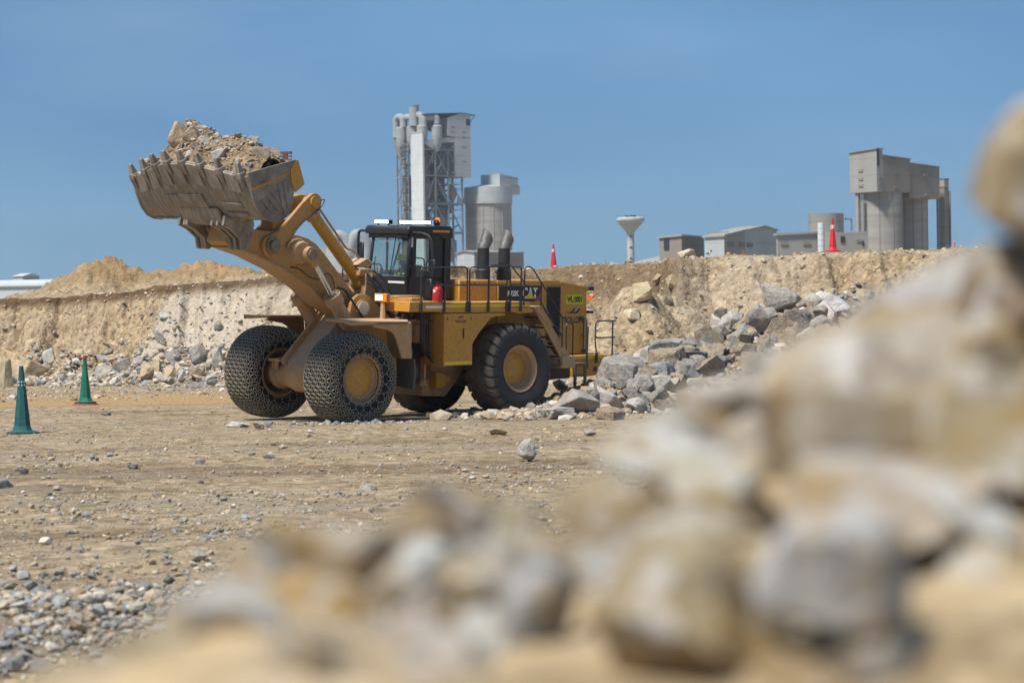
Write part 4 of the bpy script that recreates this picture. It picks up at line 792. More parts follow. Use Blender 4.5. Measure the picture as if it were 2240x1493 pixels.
for a, b in zip(ty[:-1], ty[1:]): pad(b+.13, a-.13, .78, .995, .06, nm='lip_shroud')
for y0, y1, t0, t1 in ((-1.05,-.55,.52,.68), (-.53,-.02,.52,.68), (.0,.5,.52,.68), (-1.7,-1.15,.22,.30), (-2.3,-1.75,.22,.30), (-.3,.25,.12,.36), (.28,.85,.12,.36), (.88,1.4,.12,.36), (1.2,1.95,.55,.62), (1.15,1.95,.40,.47), (-.35,1.45,-.0,.06)):
    pad(y0, y1, max(t0, 0), t1)
for y in (-2.48, 2.44): 
    part(MB().prism([(x, z) for x, z in [(10.22,6.68), (8.62,7.10), (8.55,6.75), (8.66,6.30), (8.72,5.98), (8.83,5.70), (9.0,5.53), (9.22,5.465), (9.46,5.485), (9.69,5.57), (9.88,5.78), (10.07,6.15)]], 'y', y, y+.07 if y > 0 else y-.07), 'side_plate', 'bucket_steel', BK, bev=.01)
    s = 1 if y > 0 else -1; a, b = s*2.512, s*2.556
    part(MB().prism([(10.24,6.70), (8.66,7.10), (8.72,6.86), (9.45,6.52), (10.10,6.33)], 'y', a, b), 'side_cutter', 'bucket_steel', BK, bev=.01)
    part(MB().prism([(8.66,7.08), (8.60,7.10), (8.36,6.46), (8.66,6.24), (8.80,6.50), (8.84,6.80)], 'y', a, b+.004*s), 'side_flange', 'yellow', BK, bev=.01)
    part(MB().prism([(10.09,6.32), (9.45,6.515), (8.84,6.79), (8.85,6.74), (9.44,6.46), (10.07,6.265)], 'y', a, s*2.53), 'yellow_trim', 'yellow', BK)
    for k in range(3):
        x0, z0 = 9.72-.17*k, 6.02+.075*k; part(MB().add([(x0, a, z0), (x0+.07, a, z0+.02), (x0-.36+.07, a, z0-.36+.02), (x0-.36, a, z0-.36), (x0, b, z0), (x0+.07, b, z0+.02), (x0-.36+.07, b, z0-.36+.02), (x0-.36, b, z0-.36)], [(0,1,2,3), (7,6,5,4), (0,4,5,1), (1,5,6,2), (2,6,7,3), (3,7,4,0)]), 'wear_bar', 'bucket_steel', BK, bev=.006)
    part(MB().prism([(9.25,6.42), (9.18,6.45), (8.93,5.70), (9.0,5.62)], 'y', a, s*2.54), 'wear_strip', 'bucket_steel', BK, bev=.006); part(MB().prism([(9.08,6.50), (8.95,6.55), (8.80,5.98), (8.88,5.80)], 'y', a, s*2.54), 'wear_strip', 'bucket_steel', BK, bev=.006)
# spill plate along the back, with slots
sp = MB(); ys = list(np.arange(-2.46, 2.47, .17))
for i, (y0, y1) in enumerate(zip(ys[:-1], ys[1:])):
    if i % 3 == 1 or i > 22: sp.box(8.60, 8.64, y0, y1, 7.02, 7.11).box(8.60, 8.64, y0, y1, 7.155, 7.19).box(8.60, 8.64, y0, y1, 7.235, 7.30) if i % 2 else sp.box(8.60, 8.64, y0, y1, 7.02, 7.30)
    else: sp.box(8.60, 8.64, y0, y1, 7.02, 7.30)
part(sp, 'spill_plate', 'rust', BK)
for y in (-.95, -.72, -.62, .46, .70, .95):      # hinge lugs below the heel
    part(MB().prism([(9.75,5.62), (9.35,5.55), (8.85,5.62), (8.76,5.40), (8.82,5.16), (8.92,4.86), (9.02,4.70), (9.16,4.72), (9.22,5.0), (9.52,5.22), (9.80,5.34)], 'y', y-.05, y+.05), 'hinge_lug', 'bucket_steel', BK, bev=.012)
part(MB().prism([(9.93,5.80), (9.60,5.58), (9.50,5.34), (9.74,5.40)], 'y', -.80, .88), 'hinge_box', 'bucket_steel', BK, bev=.012)
# ---- rear frame, deck, hood
part(MB().prism([(2.32,1.6), (2.32,.62), (1.42,.57), (.92,1.05), (.5,1.7), (.5,2.2), (2.32,2.2)], 'y', -.62, .62), 'hitch_frame', 'yellow_dusty', bev=.02)
part(MB().box(-3.0, 2.6, -.58, .58, 1.25, 2.6).box(2.2, 3.5, -.35, .35, .9, 1.2).box(2.2, 3.4, -.3, .3, 1.75, 2.0).box(2.3, 2.75, -.75, .95, 1.1, 2.5), 'rear_frame', 'dark_mech')
part(MB().prism([(2.05,1.30), (1.84,1.28), (1.47,1.13), (1.62,.98), (1.84,.81), (2.05,.85)], 'y', .62, .92), 'tie_bracket', 'yellow', bev=.012)
part(MB().box(2.62, 2.70, .95, 1.10, .95, 1.75).box(2.55, 2.62, .7, 1.1, .92, 1.0), 'frame_post', 'yellow_dusty')
part(MB().prism([(2.90,3.03), (2.88,1.56), (1.78,1.57), (1.78,2.17), (1.55,2.45), (1.09,2.88), (.90,2.93), (.52,2.94), (.52,3.03)], 'y', 1.28, 2.10), 'side_tank', 'yellow', bev=.015)
part(MB().box(1.80, 2.86, 2.103, 2.106, 1.60, 1.68), 'reflective_strip', 'yellow_reflect'); 
part(MB().box(2.13, 2.17, 2.10, 2.115, 2.32, 2.60), 'tank_handle', 'print_dark'); part(MB().box(1.95, 2.38, 2.10, 2.108, 1.95, 2.25), 'tank_hatch', 'yellow', bev=.004)
for x in (2.75, 1.85): part(MB().box(x, x+.035, 2.10, 2.108, 2.84, 2.91), 'slot', 'print_dark')
part(MB().prism([(2.90,3.03), (2.88,1.56), (1.78,1.57), (1.78,2.17), (1.55,2.45), (1.09,2.88), (.90,2.93), (.52,2.94), (.52,3.03)], 'y', -2.10, -1.28), 'side_tank', 'yellow', bev=.015)
for s in (-1, 1):
    a, b = (.90, 2.12) if s > 0 else (-2.12, -.90)
    dk = part(MB().box(-.45, 3.02, a, b, 3.05, 3.33).box(3.02, 4.22, a+.25*s if s > 0 else a, b if s > 0 else b+.25*s, 3.08, 3.36) if s > 0 else MB().box(-.45, 3.02, a, b, 3.05, 3.33), 'deck', 'yellow', bev=.012)
    e, e2 = (2.123, 2.126) if s > 0 else (-2.126, -2.123)
    part(MB().box(-.40, 2.9, e, e2, 3.20, 3.27), 'reflective_strip', 'yellow_reflect', dk)
    if s > 0: part(MB().box(2.95, 3.62, e, e2, 3.17, 3.25), 'reflective_strip', 'white_paint', dk)
part(MB().box(3.05, 3.95, .85, 1.35, 3.42, 3.50).box(3.5, 3.95, .95, 1.9, 3.36, 3.46), 'step_plate', 'yellow_front', bev=.01)
part(MB().box(2.1, 3.35, -.9, 1.25, 2.45, 3.32), 'cab_base', 'dark_mech'); part(MB().box(3.0, 3.5, -.2, 1.5, 2.72, 2.84).box(3.35, 3.5, .9, 1.6, 2.2, 2.7), 'cab_bracket', 'yellow_dusty')
eng = MB(); rsh = random.Random(9)
for k in range(46):
    x, y, z = rsh.uniform(2.9, 3.7), rsh.uniform(.2, 1.7), rsh.uniform(2.0, 3.3); eng.cyl((x, y, z), (x+rsh.uniform(-.3, .3), y+rsh.uniform(-.25, .25), z+rsh.uniform(-.2, .2)), rsh.uniform(.02, .07), n=7)
tag(part(eng, 'pipework', 'dark_mech'), kind='stuff')
for k, x in enumerate((3.52, 3.44, 3.30, 3.22)): part(MB().loft(fillet([(x, 1.85, 3.05), (x, 1.85, 2.25-.1*k), (x-.25, 1.7, 1.95-.1*k), (x-.6, 1.5, 1.85-.1*k)], .25, 5), .045 if k < 2 else .025, 8), 'deck_hose', 'hose')
part(MB().box(-.10, 1.41, -1.10, 1.10, 2.5, 3.93), 'engine_hood_front', 'yellow', bev=.03)
hd = part(MB().prism([(-.10,2.45), (-.10,3.90), (-2.70,3.87), (-2.72,2.1), (-1.2,2.1)], 'y', -1.12, 1.12), 'engine_hood', 'yellow', bev=.03)
part(MB().box(-2.72, -.08, 1.105, 1.135, 3.80, 3.915), 'hood_edge', 'yellow_clean', hd, bev=.008); part(MB().box(.72, 1.05, 1.10, 1.112, 3.45, 3.75), 'hood_hatch', 'yellow', hd, bev=.004); part(MB().box(.80, .84, 1.10, 1.12, 3.8, 3.83), 'hood_latch', 'print_dark', hd)
rh = part(MB().prism([(-2.70,3.86), (-3.84,3.70), (-3.94,1.72), (-2.72,1.72)], 'y', -1.12, 1.12), 'radiator_housing', 'yellow', bev=.03)
part(MB().add([(x, y, z) for x, z in ((-2.66,3.90), (-3.90,3.72), (-3.90,3.64), (-2.66,3.80)) for y in (-1.16, 1.16)], [(0,1,3,2), (2,3,5,4), (4,5,7,6), (6,7,1,0), (0,2,4,6), (1,7,5,3)]), 'housing_lid', 'yellow_clean', rh, bev=.01)
g = MB().box(-2.70, -2.13, 1.115, 1.125, 2.14, 3.74); gr = part(g, 'grille', 'print_dark', rh)
for k in range(34):
    z = 2.17+k*.047; part(MB().add([(-2.69, 1.126, z), (-2.14, 1.126, z), (-2.14, 1.165, z-.012), (-2.69, 1.165, z-.012), (-2.69, 1.126, z+.012), (-2.14, 1.126, z+.012), (-2.14, 1.165, z), (-2.69, 1.165, z)], [(0,1,2,3), (7,6,5,4), (0,4,5,1), (1,5,6,2), (2,6,7,3), (3,7,4,0)]), 'grille_slat', 'rail', rh)
# decals on the hood
nr = lambda x, z, y: (lambda a, b: B2L((x-a, y, z+b)))
dp = [(-.16,3.76), (-1.92,3.76), (-1.92,3.60), (-1.58,3.30), (-.17,3.30), (-.17,3.45)]
dc = part(MB().prism(dp, 'y', 1.121, 1.129), 'decal_panel', 'print_dark', hd)
part(MB().prism([(-1.92,3.62), (-1.92,3.50), (-1.74,3.30), (-1.58,3.30)], 'y', 1.121, 1.132), 'decal_slash', 'decal_red', hd)
text('decal_number', '992K', .17, nr(-.72, 3.54, 1.133), 'print_white', hd, .52, .04)
text('decal_letters', 'CAT', .32, nr(-1.43, 3.55, 1.133), 'print_white', hd, .62, .03)
part(MB().prism([(-1.22,3.385), (-1.62,3.385), (-1.42,3.60)], 'y', 1.134, 1.139), 'decal_triangle', 'yellow_reflect', hd)
sg = part(MB().box(-3.66, -2.94, 1.122, 1.132, 3.22, 3.49), 'number_plate', 'sign_yellow', rh); text('plate_text', 'WL10001', .19, nr(-3.30, 3.355, 1.136), 'print_dark', rh, .64, .055)
b = MB()
for x0, x1, z0, z1 in ((-3.64,-2.96,3.245,3.253), (-3.64,-2.96,3.457,3.465), (-2.968,-2.96,3.25,3.46), (-3.64,-3.632,3.25,3.46)): b.box(x0, x1, 1.1325, 1.1355, z0, z1)
part(b, 'plate_border', 'print_dark', rh)
text('housing_text', 'TROLLOPE', .20, nr(-3.26, 2.745, 1.123), 'print_dark', rh, .96, .03)
def swoosh(x, z, y, k, parent, mt='print_dark'):
    for dx in (0, .2):
        P = [(-.23,0), (-.05,-.012), (.03,.01), (.12,.10), (.19,.10), (.09,-.02), (.02,-.05), (-.08,-.045)]
        part(MB().prism([(x-(a+dx-.08)*k, z+(b-.05*dx)*k) for a, b in P], 'y', y, y+.004), 'logo_stroke', mt, parent)
swoosh(-3.26, 2.99, 1.122, 1.05, rh)
text('tank_text', 'TROLLOPE', .075, nr(2.26, 2.80, 2.104), 'print_dark', LD, .44, .02); swoosh(2.28, 2.92, 2.102, .42, LD)
for z, h in ((3.62, .12), (2.93, .08)): part(MB().box(-4.06, -3.90, 1.0, 1.22, z, z+h), 'rear_lamp', 'print_dark', rh, bev=.01)
part(MB().box(-4.10, -4.0, 1.02, 1.12, 3.32, 3.46), 'marker_lamp', 'lamp_orange', rh); part(MB().cyl((-3.7, 1.13, 1.80), (-3.7, 1.22, 1.82), .05, n=10), 'hood_lock', 'print_dark', rh)
# ---- counterweight and rear platform
cw = part(MB().prism([(-2.95,1.70), (-4.62,1.70), (-4.60,1.30), (-4.42,1.12), (-3.5,1.06), (-2.95,1.06)], 'y', -1.50, 1.50), 'counterweight', 'yellow', bev=.02)
part(MB().box(-4.55, -2.98, 1.503, 1.506, 1.60, 1.66), 'reflective_strip', 'yellow_reflect', cw); part(MB().cyl((-3.86, 1.49, 1.28), (-3.86, 1.512, 1.28), .11, n=20), 'tow_eye', 'yellow_dusty', cw); part(MB().cyl((-3.86, 1.505, 1.28), (-3.86, 1.518, 1.28), .075, n=18), 'tow_hole', 'print_dark', cw)
part(MB().box(-4.28, -4.12, 1.495, 1.51, 1.18, 1.54), 'pocket', 'dark_mech', cw); part(MB().prism([(-2.95,1.62), (-2.95,1.02), (-1.6,.98), (-1.0,1.4), (-1.0,1.62)], 'y', -1.0, 1.35), 'rear_underframe', 'dark_mech')
# ---- rear fender, stairs, ladder
part(MB().add([(.42,1.0,3.16), (-1.12,1.0,3.16), (-1.12,2.12,3.16), (.42,2.12,3.16), (.42,1.0,3.20), (-1.12,1.0,3.20), (-1.12,2.12,3.20), (.42,2.12,3.20)], [(0,1,2,3), (7,6,5,4), (0,4,5,1), (1,5,6,2), (2,6,7,3), (3,7,4,0)]), 'rear_fender', 'yellow_dusty')
part(MB().prism([(-.62,3.16), (-1.12,3.16), (-1.50,2.62), (-1.18,2.68)], 'y', 1.55, 2.12), 'fender_flap', 'yellow_dusty', bev=.01)
part(MB().prism([(.40,3.14), (.0,3.0), (-.6,3.02), (-.62,3.14)], 'y', 1.15, 2.08), 'fender_lip', 'yellow', bev=.01)
sr_ = part(MB().prism([(-.70,3.10), (-.98,3.10), (-2.30,1.62), (-2.34,1.42), (-1.86,1.42), (-1.80,1.70)], 'y', 2.02, 2.08), 'stair_stringer', 'yellow_dusty', bev=.008)
part(MB().prism([(-.70,3.10), (-.98,3.10), (-2.30,1.62), (-2.34,1.42), (-1.86,1.42), (-1.80,1.70)], 'y', 1.38, 1.44), 'stair_stringer', 'yellow_dusty', bev=.008)
for k in range(5): x = -1.02-.26*k; z = 2.84-.29*k; part(MB().box(x-.17, x+.12, 1.44, 2.02, z, z+.04), 'stair_tread', 'dark_mech')
part(MB().box(-2.36, -1.80, 1.36, 2.12, 1.38, 1.46).box(-2.36, -1.85, 2.09, 2.13, 1.38, 1.74), 'stair_foot', 'yellow_dusty', bev=.01)
lad = MB().box(-2.66, -2.58, 1.86, 1.92, .77, 1.50).box(-3.08, -3.0, 1.86, 1.92, .77, 1.50); [lad.box(-3.0, -2.66, 1.87, 1.91, z, z+.05) for z in (.78, 1.12, 1.42)]; lad.box(-3.1, -2.5, 1.45, 1.9, 1.46, 1.50)
part(lad, 'ladder', 'dark_mech')
# ---- handrails
def rail(*paths, nm='handrail', r=.022, rr=.12):
    mb = MB(); [mb.loft(fillet(p, rr, 4), r, 8) for p in paths]; return part(mb, nm, 'rail')
def posts(*pp):
    for x, y, z0, z1 in pp: part(MB().box(x-.035, x+.035, y-.03, y+.03, z0, z1), 'rail_socket', 'rail', bev=.005)
Y_ = 2.15
rail([(3.82,Y_,3.14), (3.84,Y_,4.30), (2.09,Y_,4.32), (2.07,Y_,3.12)], [(3.83,Y_,3.80), (2.08,Y_,3.82)], [(2.95,Y_,4.31), (2.95,Y_,3.12)])
rail([(1.98,Y_,3.12), (2.0,Y_,4.32), (.53,Y_,4.34), (.52,Y_,3.12)], [(2.0,Y_,3.82), (.53,Y_,3.83)], [(1.26,Y_,4.33), (1.25,Y_,3.1)])
rail([(.38,Y_,3.14), (.40,Y_,4.34), (-.04,Y_,4.34), (-.04,Y_,3.14)], [(.40,Y_,3.83), (-.04,Y_,3.83)])
rail([(-.17,Y_,3.24), (-.18,Y_,4.34), (-.45,Y_,4.34), (-1.76,Y_,2.88), (-1.77,Y_,2.0)], [(-.18,Y_,3.80), (-.42,Y_,3.80), (-1.76,Y_,2.32)], [(-.86,Y_,3.88), (-.86,Y_,3.2)])
posts(*[(x, Y_, 3.06, 3.36) for x in (3.82, 2.95, 2.07, 1.98, 1.25, .52, .40, -.04)])
rail([(1.5,-.2,3.95), (1.5,-.2,4.45), (1.1,-.2,4.45)], nm='grab_handle'); rail([(.30,1.18,3.3), (.30,1.18,4.36), (-.55,1.18,4.36), (-.55,1.18,3.95)], [(-.55,1.18,4.36), (-1.1,1.18,3.9)]); rail([(1.42,-1.0,3.6), (1.42,-1.0,4.52), (.85,-1.0,4.50), (.85,-1.0,3.9)], [(1.42,-1.0,4.05), (.85,-1.0,4.05)], [(1.40,-1.0,4.5), (.95,-1.0,3.95)])
rail([(3.0,-2.15,3.2), (3.0,-2.15,4.3), (1.5,-2.15,4.3), (1.5,-2.15,3.2)], [(3.0,-2.15,3.8), (1.5,-2.15,3.8)]); rail([(4.55,-1.7,2.9), (4.55,-1.7,3.75)], [(4.55,-1.7,3.1), (3.9,-1.7,3.1)], nm='side_bar'); 
rail([(-3.50,1.48,1.70), (-3.50,1.48,2.78), (-3.65,1.0,2.80), (-4.70,-.2,2.80)], [(-3.55,1.3,2.28), (-4.65,-.1,2.28)], [(-3.66,1.2,2.78), (-3.66,1.2,1.72)])
rail([(-3.88,1.55,1.48), (-3.88,1.55,1.78), (-3.80,1.55,2.05), (-3.82,1.55,2.72), (-4.70,1.55,2.72)], [(-3.81,1.55,2.22), (-4.66,1.55,2.22)], [(-4.56,1.55,2.72), (-4.56,1.55,1.55)]); posts((-3.88, 1.55, 1.46, 1.76), (-4.56, 1.55, 1.45, 1.72))
rail([(-2.60,1.52,1.72), (-2.58,1.52,2.66), (-2.88,1.52,2.66), (-2.87,1.52,1.62)], nm='grab_handle'); rail([(-3.48,1.55,2.55), (-3.46,1.55,1.6), (-3.42,1.62,1.3)], nm='grab_handle', r=.028)
# ---- exhausts and intakes
for x in (-.10, -.95):
    e = part(MB().lathe([(3.90,.215), (4.20,.215), (4.24,.18), (4.86,.172)], (x, .5, 0), 'z', 24), 'exhaust_stack', 'exhaust_black')
    v = []; n = 24
    for k, (cx_, cz_, tilt) in enumerate([(x, 4.84, 0), (x-.02, 4.90, 12), (x-.08, 5.0, 25), (x-.16, 5.10, 38)]):
        for q_ in range(n):
            an = 2*math.pi*q_/n; lx = .178*math.cos(an); v.append((cx_+lx*math.cos(rad(tilt)), .5+.178*math.sin(an), cz_+lx*math.sin(rad(tilt))+(max(0, lx+.178)*.55 if k == 3 else 0)))
    f = [(k*n+q_, k*n+(q_+1) % n, (k+1)*n+(q_+1) % n, (k+1)*n+q_) for k in range(3) for q_ in range(n)]
    part(MB().add(v, f), 'exhaust_tip', 'exhaust_grey', e)
for x in (-.95, -1.80):
    part(MB().lathe([(3.86,.16), (4.06,.16), (4.08,.21), (4.14,.22), (4.18,.20), (4.20,.0)], (x, -.45, 0), 'z', 20), 'air_intake', 'rail')
# ---- cab
cb = part(MB().prism([(3.22,3.30), (3.24,4.02), (3.16,4.02), (3.14,3.30)], 'y', -.86, .86).box(1.68, 3.13, .79, .86, 3.30, 4.0).box(1.68, 3.13, -.86, -.79, 3.30, 4.0).box(1.60, 1.68, -.86, .86, 3.30, 4.02).box(1.68, 3.13, -.79, .79, 3.30, 3.36), 'cab', 'black', bev=.015); cb['label'] = 'black operator cab'
fr = MB()
def P3(x, y, z): return (x, y, z)
for (p, q_, w, d) in [((3.20,.84,3.98), (3.07,.84,5.2), .10, .09), ((3.20,-.76,3.98), (3.07,-.72,5.2), .08, .07), ((2.96,.84,3.4), (2.94,.84,5.2), .06, .16), ((1.70,.78,3.4), (1.70,.78,5.2), .28, .24), ((1.70,-.78,3.4), (1.70,-.78,5.2), .28, .24), ((2.45,-.84,3.4), (2.45,-.84,5.2), .06, .06), ((2.30,.84,3.4), (2.28,.84,5.2), .10, .09), ((3.14,-.84,5.16), (3.14,.84,5.16), .08, .12), ((3.14,.84,5.14), (1.6,.84,5.14), .08, .12), ((3.14,-.84,5.14), (1.6,-.84,5.14), .08, .12), ((3.18,.10,4.0), (3.08,.24,5.14), .035, .03)]: fr.bar(p, q_, w, d)
fr.box(1.62, 2.25, .80, .86, 3.9, 5.15).box(1.62, 1.70, -.7, .7, 3.9, 4.15).box(2.30, 2.95, .80, .86, 3.95, 4.0)
part(fr, 'cab_frame', 'black', cb, bev=.012)
rf = [(3.24,5.20), (3.24,5.36), (3.16,5.44), (1.62,5.46), (1.52,5.38), (1.50,5.14), (1.62,5.06), (1.9,5.10), (2.05,5.20)]
part(MB().prism(rf, 'y', -.93, .93), 'cab_roof', 'black', cb, bev=.05, seg=3)
part(MB().box(1.66, 2.30, .931, .938, 5.27, 5.33), 'roof_strip', 'amber', cb)
def gl(pts, nm='window_pane', off=.006):
    P = [Vector(p) for p in pts]; nn = (P[1]-P[0]).cross(P[2]-P[0]).normalized()*off; return part(MB().add([p+nn for p in P]+[p-nn for p in P], [(0,1,2,3), (7,6,5,4), (0,4,5,1), (1,5,6,2), (2,6,7,3), (3,7,4,0)]), nm, 'cab_glass', cb)
gl([(3.19,-.72,4.02), (3.19,.09,4.02), (3.08,.22,5.12), (3.08,-.70,5.12)], 'windshield'); gl([(3.19,.12,4.02), (3.19,.80,4.02), (3.08,.80,5.12), (3.08,.26,5.12)], 'windshield')
gl([(2.90,.84,3.9), (2.36,.84,3.9), (2.36,.84,5.06), (2.90,.84,5.06)], 'door_window'); gl([(3.05,-.84,4.02), (1.85,-.84,4.02), (1.85,-.84,5.08), (3.0,-.84,5.08)], 'side_window'); gl([(1.66,-.64,4.15), (1.66,.64,4.15), (1.66,.64,5.06), (1.66,-.64,5.06)], 'rear_window')
nf = lambda x, y, z: (lambda a, b: B2L((x-b*.1, y+a, z+b)))
text('windshield_text', 'TROLLOPE', .085, nf(3.10, -.10, 5.03), 'print_white', cb, .52, .02)
for k in range(2): part(MB().prism([(-.47+.05*k,4.99), (-.44+.05*k,4.99), (-.39+.05*k,5.06), (-.42+.05*k,5.06)], 'x', 3.10, 3.106), 'logo_stroke', 'print_white', cb)
part(MB().box(3.235, 3.25, .12, .80, 3.82, 3.88), 'front_strip', 'white_paint', cb); part(MB().box(3.02, 3.10, .886, .89, 4.84, 5.12), 'pillar_strip', 'white_paint', cb)
# inside
part(MB().box(1.92, 2.14, -.45, .15, 3.6, 4.32).box(1.98, 2.55, -.45, .15, 3.40, 3.70), 'seat', 'cabin_grey', cb, bev=.04); part(MB().box(2.95, 3.1, -.60, -.42, 4.0, 4.25).box(2.95, 3.08, -.35, .35, 3.9, 4.04), 'console', 'cabin_grey', cb, bev=.02)
part(MB().lathe([(-.02,.20), (.0,.22), (.02,.20), (.0,.18)], (0, 0, 0), 'z', 20, closed=True).cyl((0, 0, -.3), (0, 0, 0), .03, n=8), 'steering_wheel', 'print_dark', cb, T=lambda p: B2L((2.92+p[0]*.9-p[2]*.45, -.15+p[1], 4.02+p[2]*.9+p[0]*.45)))
part(MB().box(2.1, 2.14, -.55, -.35, 4.35, 5.0), 'instruction_card', 'print_white', cb)
for a, b in (((3.26,.28,4.02), (3.14,.50,4.98)), ((3.26,.22,4.05), (3.12,.46,4.98)), ((3.26,-.50,4.0), (3.18,-.52,4.55)), ((3.26,-.42,4.0), (3.2,-.56,4.4))): part(MB().cyl(a, b, .012, n=6), 'wiper', 'print_dark', cb)
part(MB().box(3.12, 3.2, .42, .60, 5.06, 5.22), 'wiper_motor', 'print_dark', cb)
for nm, c in (('light_bar', [(3.02,-.70), (3.02,-.12)]), ('light_bar', [(3.02,.30), (2.35,.86)])):
    (x0, y0), (x1, y1) = c; t = Vector((x1-x0, y1-y0, 0)); L_ = t.length; t.normalize(); nn = Vector((t.y, -t.x, 0)); nn = nn if nn.x+nn.y > 0 else -nn
    def bx(a0, a1, n0, n1, z0, z1): return [(Vector((x0, y0, 0))+t*a+nn*n_+Vector((0, 0, z)))[:] for a in (a0, a1) for n_ in (n0, n1) for z in (z0, z1)]
    fq = [(0,1,3,2), (4,6,7,5), (0,4,5,1), (2,3,7,6), (0,2,6,4), (1,5,7,3)]
    lb_ = part(MB().add(bx(-.03, L_+.03, -.10, .045, 5.48, 5.60), fq).add(bx(.05, .1, -.05, 0, 5.42, 5.5), fq).add(bx(L_-.1, L_-.05, -.05, 0, 5.42, 5.5), fq), 'light_bar', 'print_dark', cb, bev=.01); part(MB().add(bx(0, L_, .046, .052, 5.50, 5.585), fq), 'light_bar_lens', 'lamp_white', cb)
part(MB().box(1.95, 2.6, -.2, .5, 5.47, 5.57), 'roof_unit', 'print_dark', cb, bev=.03); part(MB().lathe([(5.44,.07), (5.52,.06), (5.53,.085), (5.56,.085)], (1.85, .62, 0), 'z', 16), 'beacon_base', 'print_dark', cb); part(MB().lathe([(5.56,.075), (5.66,.07), (5.68,.05), (5.69,.0)], (1.85, .62, 0), 'z', 16), 'beacon', 'lamp_orange', cb); part(MB().lathe([(-.02,.05), (-.02,.09), (.02,.09), (.02,.05)], (2.02, .75, 5.54), 'y', 18, closed=True), 'lifting_eye', 'print_dark', cb)
# mirrors
part(MB().loft(fillet([(3.05,.92,5.25), (3.0,1.25,5.25), (2.95,1.55,5.15), (2.92,1.60,4.55)], .2, 5), .035, 8), 'mirror_arm', 'rail', cb); part(MB().box(2.90, 2.96, 1.50, 1.72, 4.02, 4.52), 'mirror', 'print_dark', cb, bev=.02); part(MB().box(2.90, 2.98, 1.36, 1.62, 3.45, 3.98), 'mirror', 'print_dark', cb, bev=.03)
part(MB().cyl((2.93, 1.52, 4.02), (2.93, 1.5, 3.9), .02, n=6), 'mirror_joint', 'print_dark', cb)
part(MB().loft(fillet([(3.1,-.92,5.28), (3.1,-1.35,5.28), (3.1,-1.38,4.45)], .12, 5), .04, 8), 'mirror_arm', 'rail', cb); part(MB().box(3.07, 3.13, -1.30, -1.12, 4.25, 4.95), 'mirror', 'print_dark', cb, bev=.02); part(MB().cyl((3.1,-1.38,4.9), (3.1,-1.2,4.9), .025, n=6), 'mirror_joint', 'print_dark', cb)

# ================================================================== THINGS ON AND AROUND THE LOADER
def BWd(p): return LW(*B2L(p))                   # loader body point -> world
def onB(ax, px, py, c):                          # photo pixel -> loader body point on the plane axis = c
    d = ray(px, py); c0 = CC-LO; q = np.array([c0@FW, c0@LF, c0[2]-Z0]); e = np.array([d@FW, d@LF, d[2]])
    f = lambda a: np.array([a[0], a[1]*cr-a[2]*sr, a[1]*sr+a[2]*cr]); q, e = f(q), f(e); q[2] += Z0; p = q+e*((c-q[ax])/e[ax]); return Vector(p)
def wbuild(mb, name, mat, parent=None, base=None, **k):
    b = Vector(base); return mb.build(name, mat, parent, lambda p: tuple(BWd(p)-b), **k)
# ---- operator
base = BWd((2.3, -.15, 3.7)); OP = empty('person', base, 0, 'loader operator in lime hard hat and blue shirt seated in the cab', 'person')
J = {'pel': ((2.25,-.15,3.86), .15), 'sp': ((2.29,-.15,4.02), .14), 'ch': ((2.37,-.15,4.16), .15), 'nk': ((2.44,-.15,4.27), .058), 'hb': ((2.475,-.15,4.345), .075), 'hd': ((2.49,-.15,4.43), .09), 'ht': ((2.48,-.15,4.49), .07)}
E_ = [('pel','sp'), ('sp','ch'), ('ch','nk'), ('nk','hb'), ('hb','hd'), ('hd','ht')]
for s, n in ((1, 'l'), (-1, 'r')):
    J.update({'s'+n: ((2.38,-.15+s*.17,4.18), .075), 'e'+n: ((2.56,-.15+s*.27,3.98), .05), 'w'+n: ((2.80,-.15+s*.17,4.0), .034), 'h'+n: ((2.87,-.15+s*.16,4.02), .036), 'k'+n: ((2.66,-.15+s*.13,3.84), .08), 'a'+n: ((2.74,-.15+s*.13,3.48), .05), 't'+n: ((2.92,-.15+s*.13,3.43), .04)})
    E_ += [('ch','s'+n), ('s'+n,'e'+n), ('e'+n,'w'+n), ('w'+n,'h'+n), ('pel','k'+n), ('k'+n,'a'+n), ('a'+n,'t'+n)]
    for f in range(4): J[f'f{f}{n}'] = ((2.93+.005*f, -.15+s*(.185-.02*f), 4.045-.006*f), .011); J[f'g{f}{n}'] = ((2.955, -.15+s*(.185-.02*f), 4.005), .009); E_ += [('h'+n, f'f{f}{n}'), (f'f{f}{n}', f'g{f}{n}')]
    J['m'+n] = ((2.88,-.15+s*.115,4.05), .012); E_ += [('h'+n,'m'+n)]
ks = list(J); me = bpy.data.meshes.new('body'); me.from_pydata([tuple(BWd(J[k][0])-base) for k in ks], [(ks.index(a), ks.index(b)) for a, b in E_], []); ob = bpy.data.objects.new('tmp', me); COL.objects.link(ob)
ob.modifiers.new('Skin', 'SKIN'); ob.modifiers.new('Sub', 'SUBSURF').levels = 1
for i, k in enumerate(ks): me.skin_vertices[0].data[i].radius = (J[k][1],)*2; me.skin_vertices[0].data[i].use_root = k == 'pel'
dg = bpy.context.evaluated_depsgraph_get(); m2 = bpy.data.meshes.new_from_object(ob.evaluated_get(dg)); bpy.data.objects.remove(ob); m2.name = 'body'
m2.materials.clear(); m2.materials.append(M['shirt']); m2.materials.append(M['skin']); m2.materials.append(M['print_dark'])
nk = BWd(J['nk'][0])-base; wl, wr = BWd(J['wl'][0])-base, BWd(J['wr'][0])-base
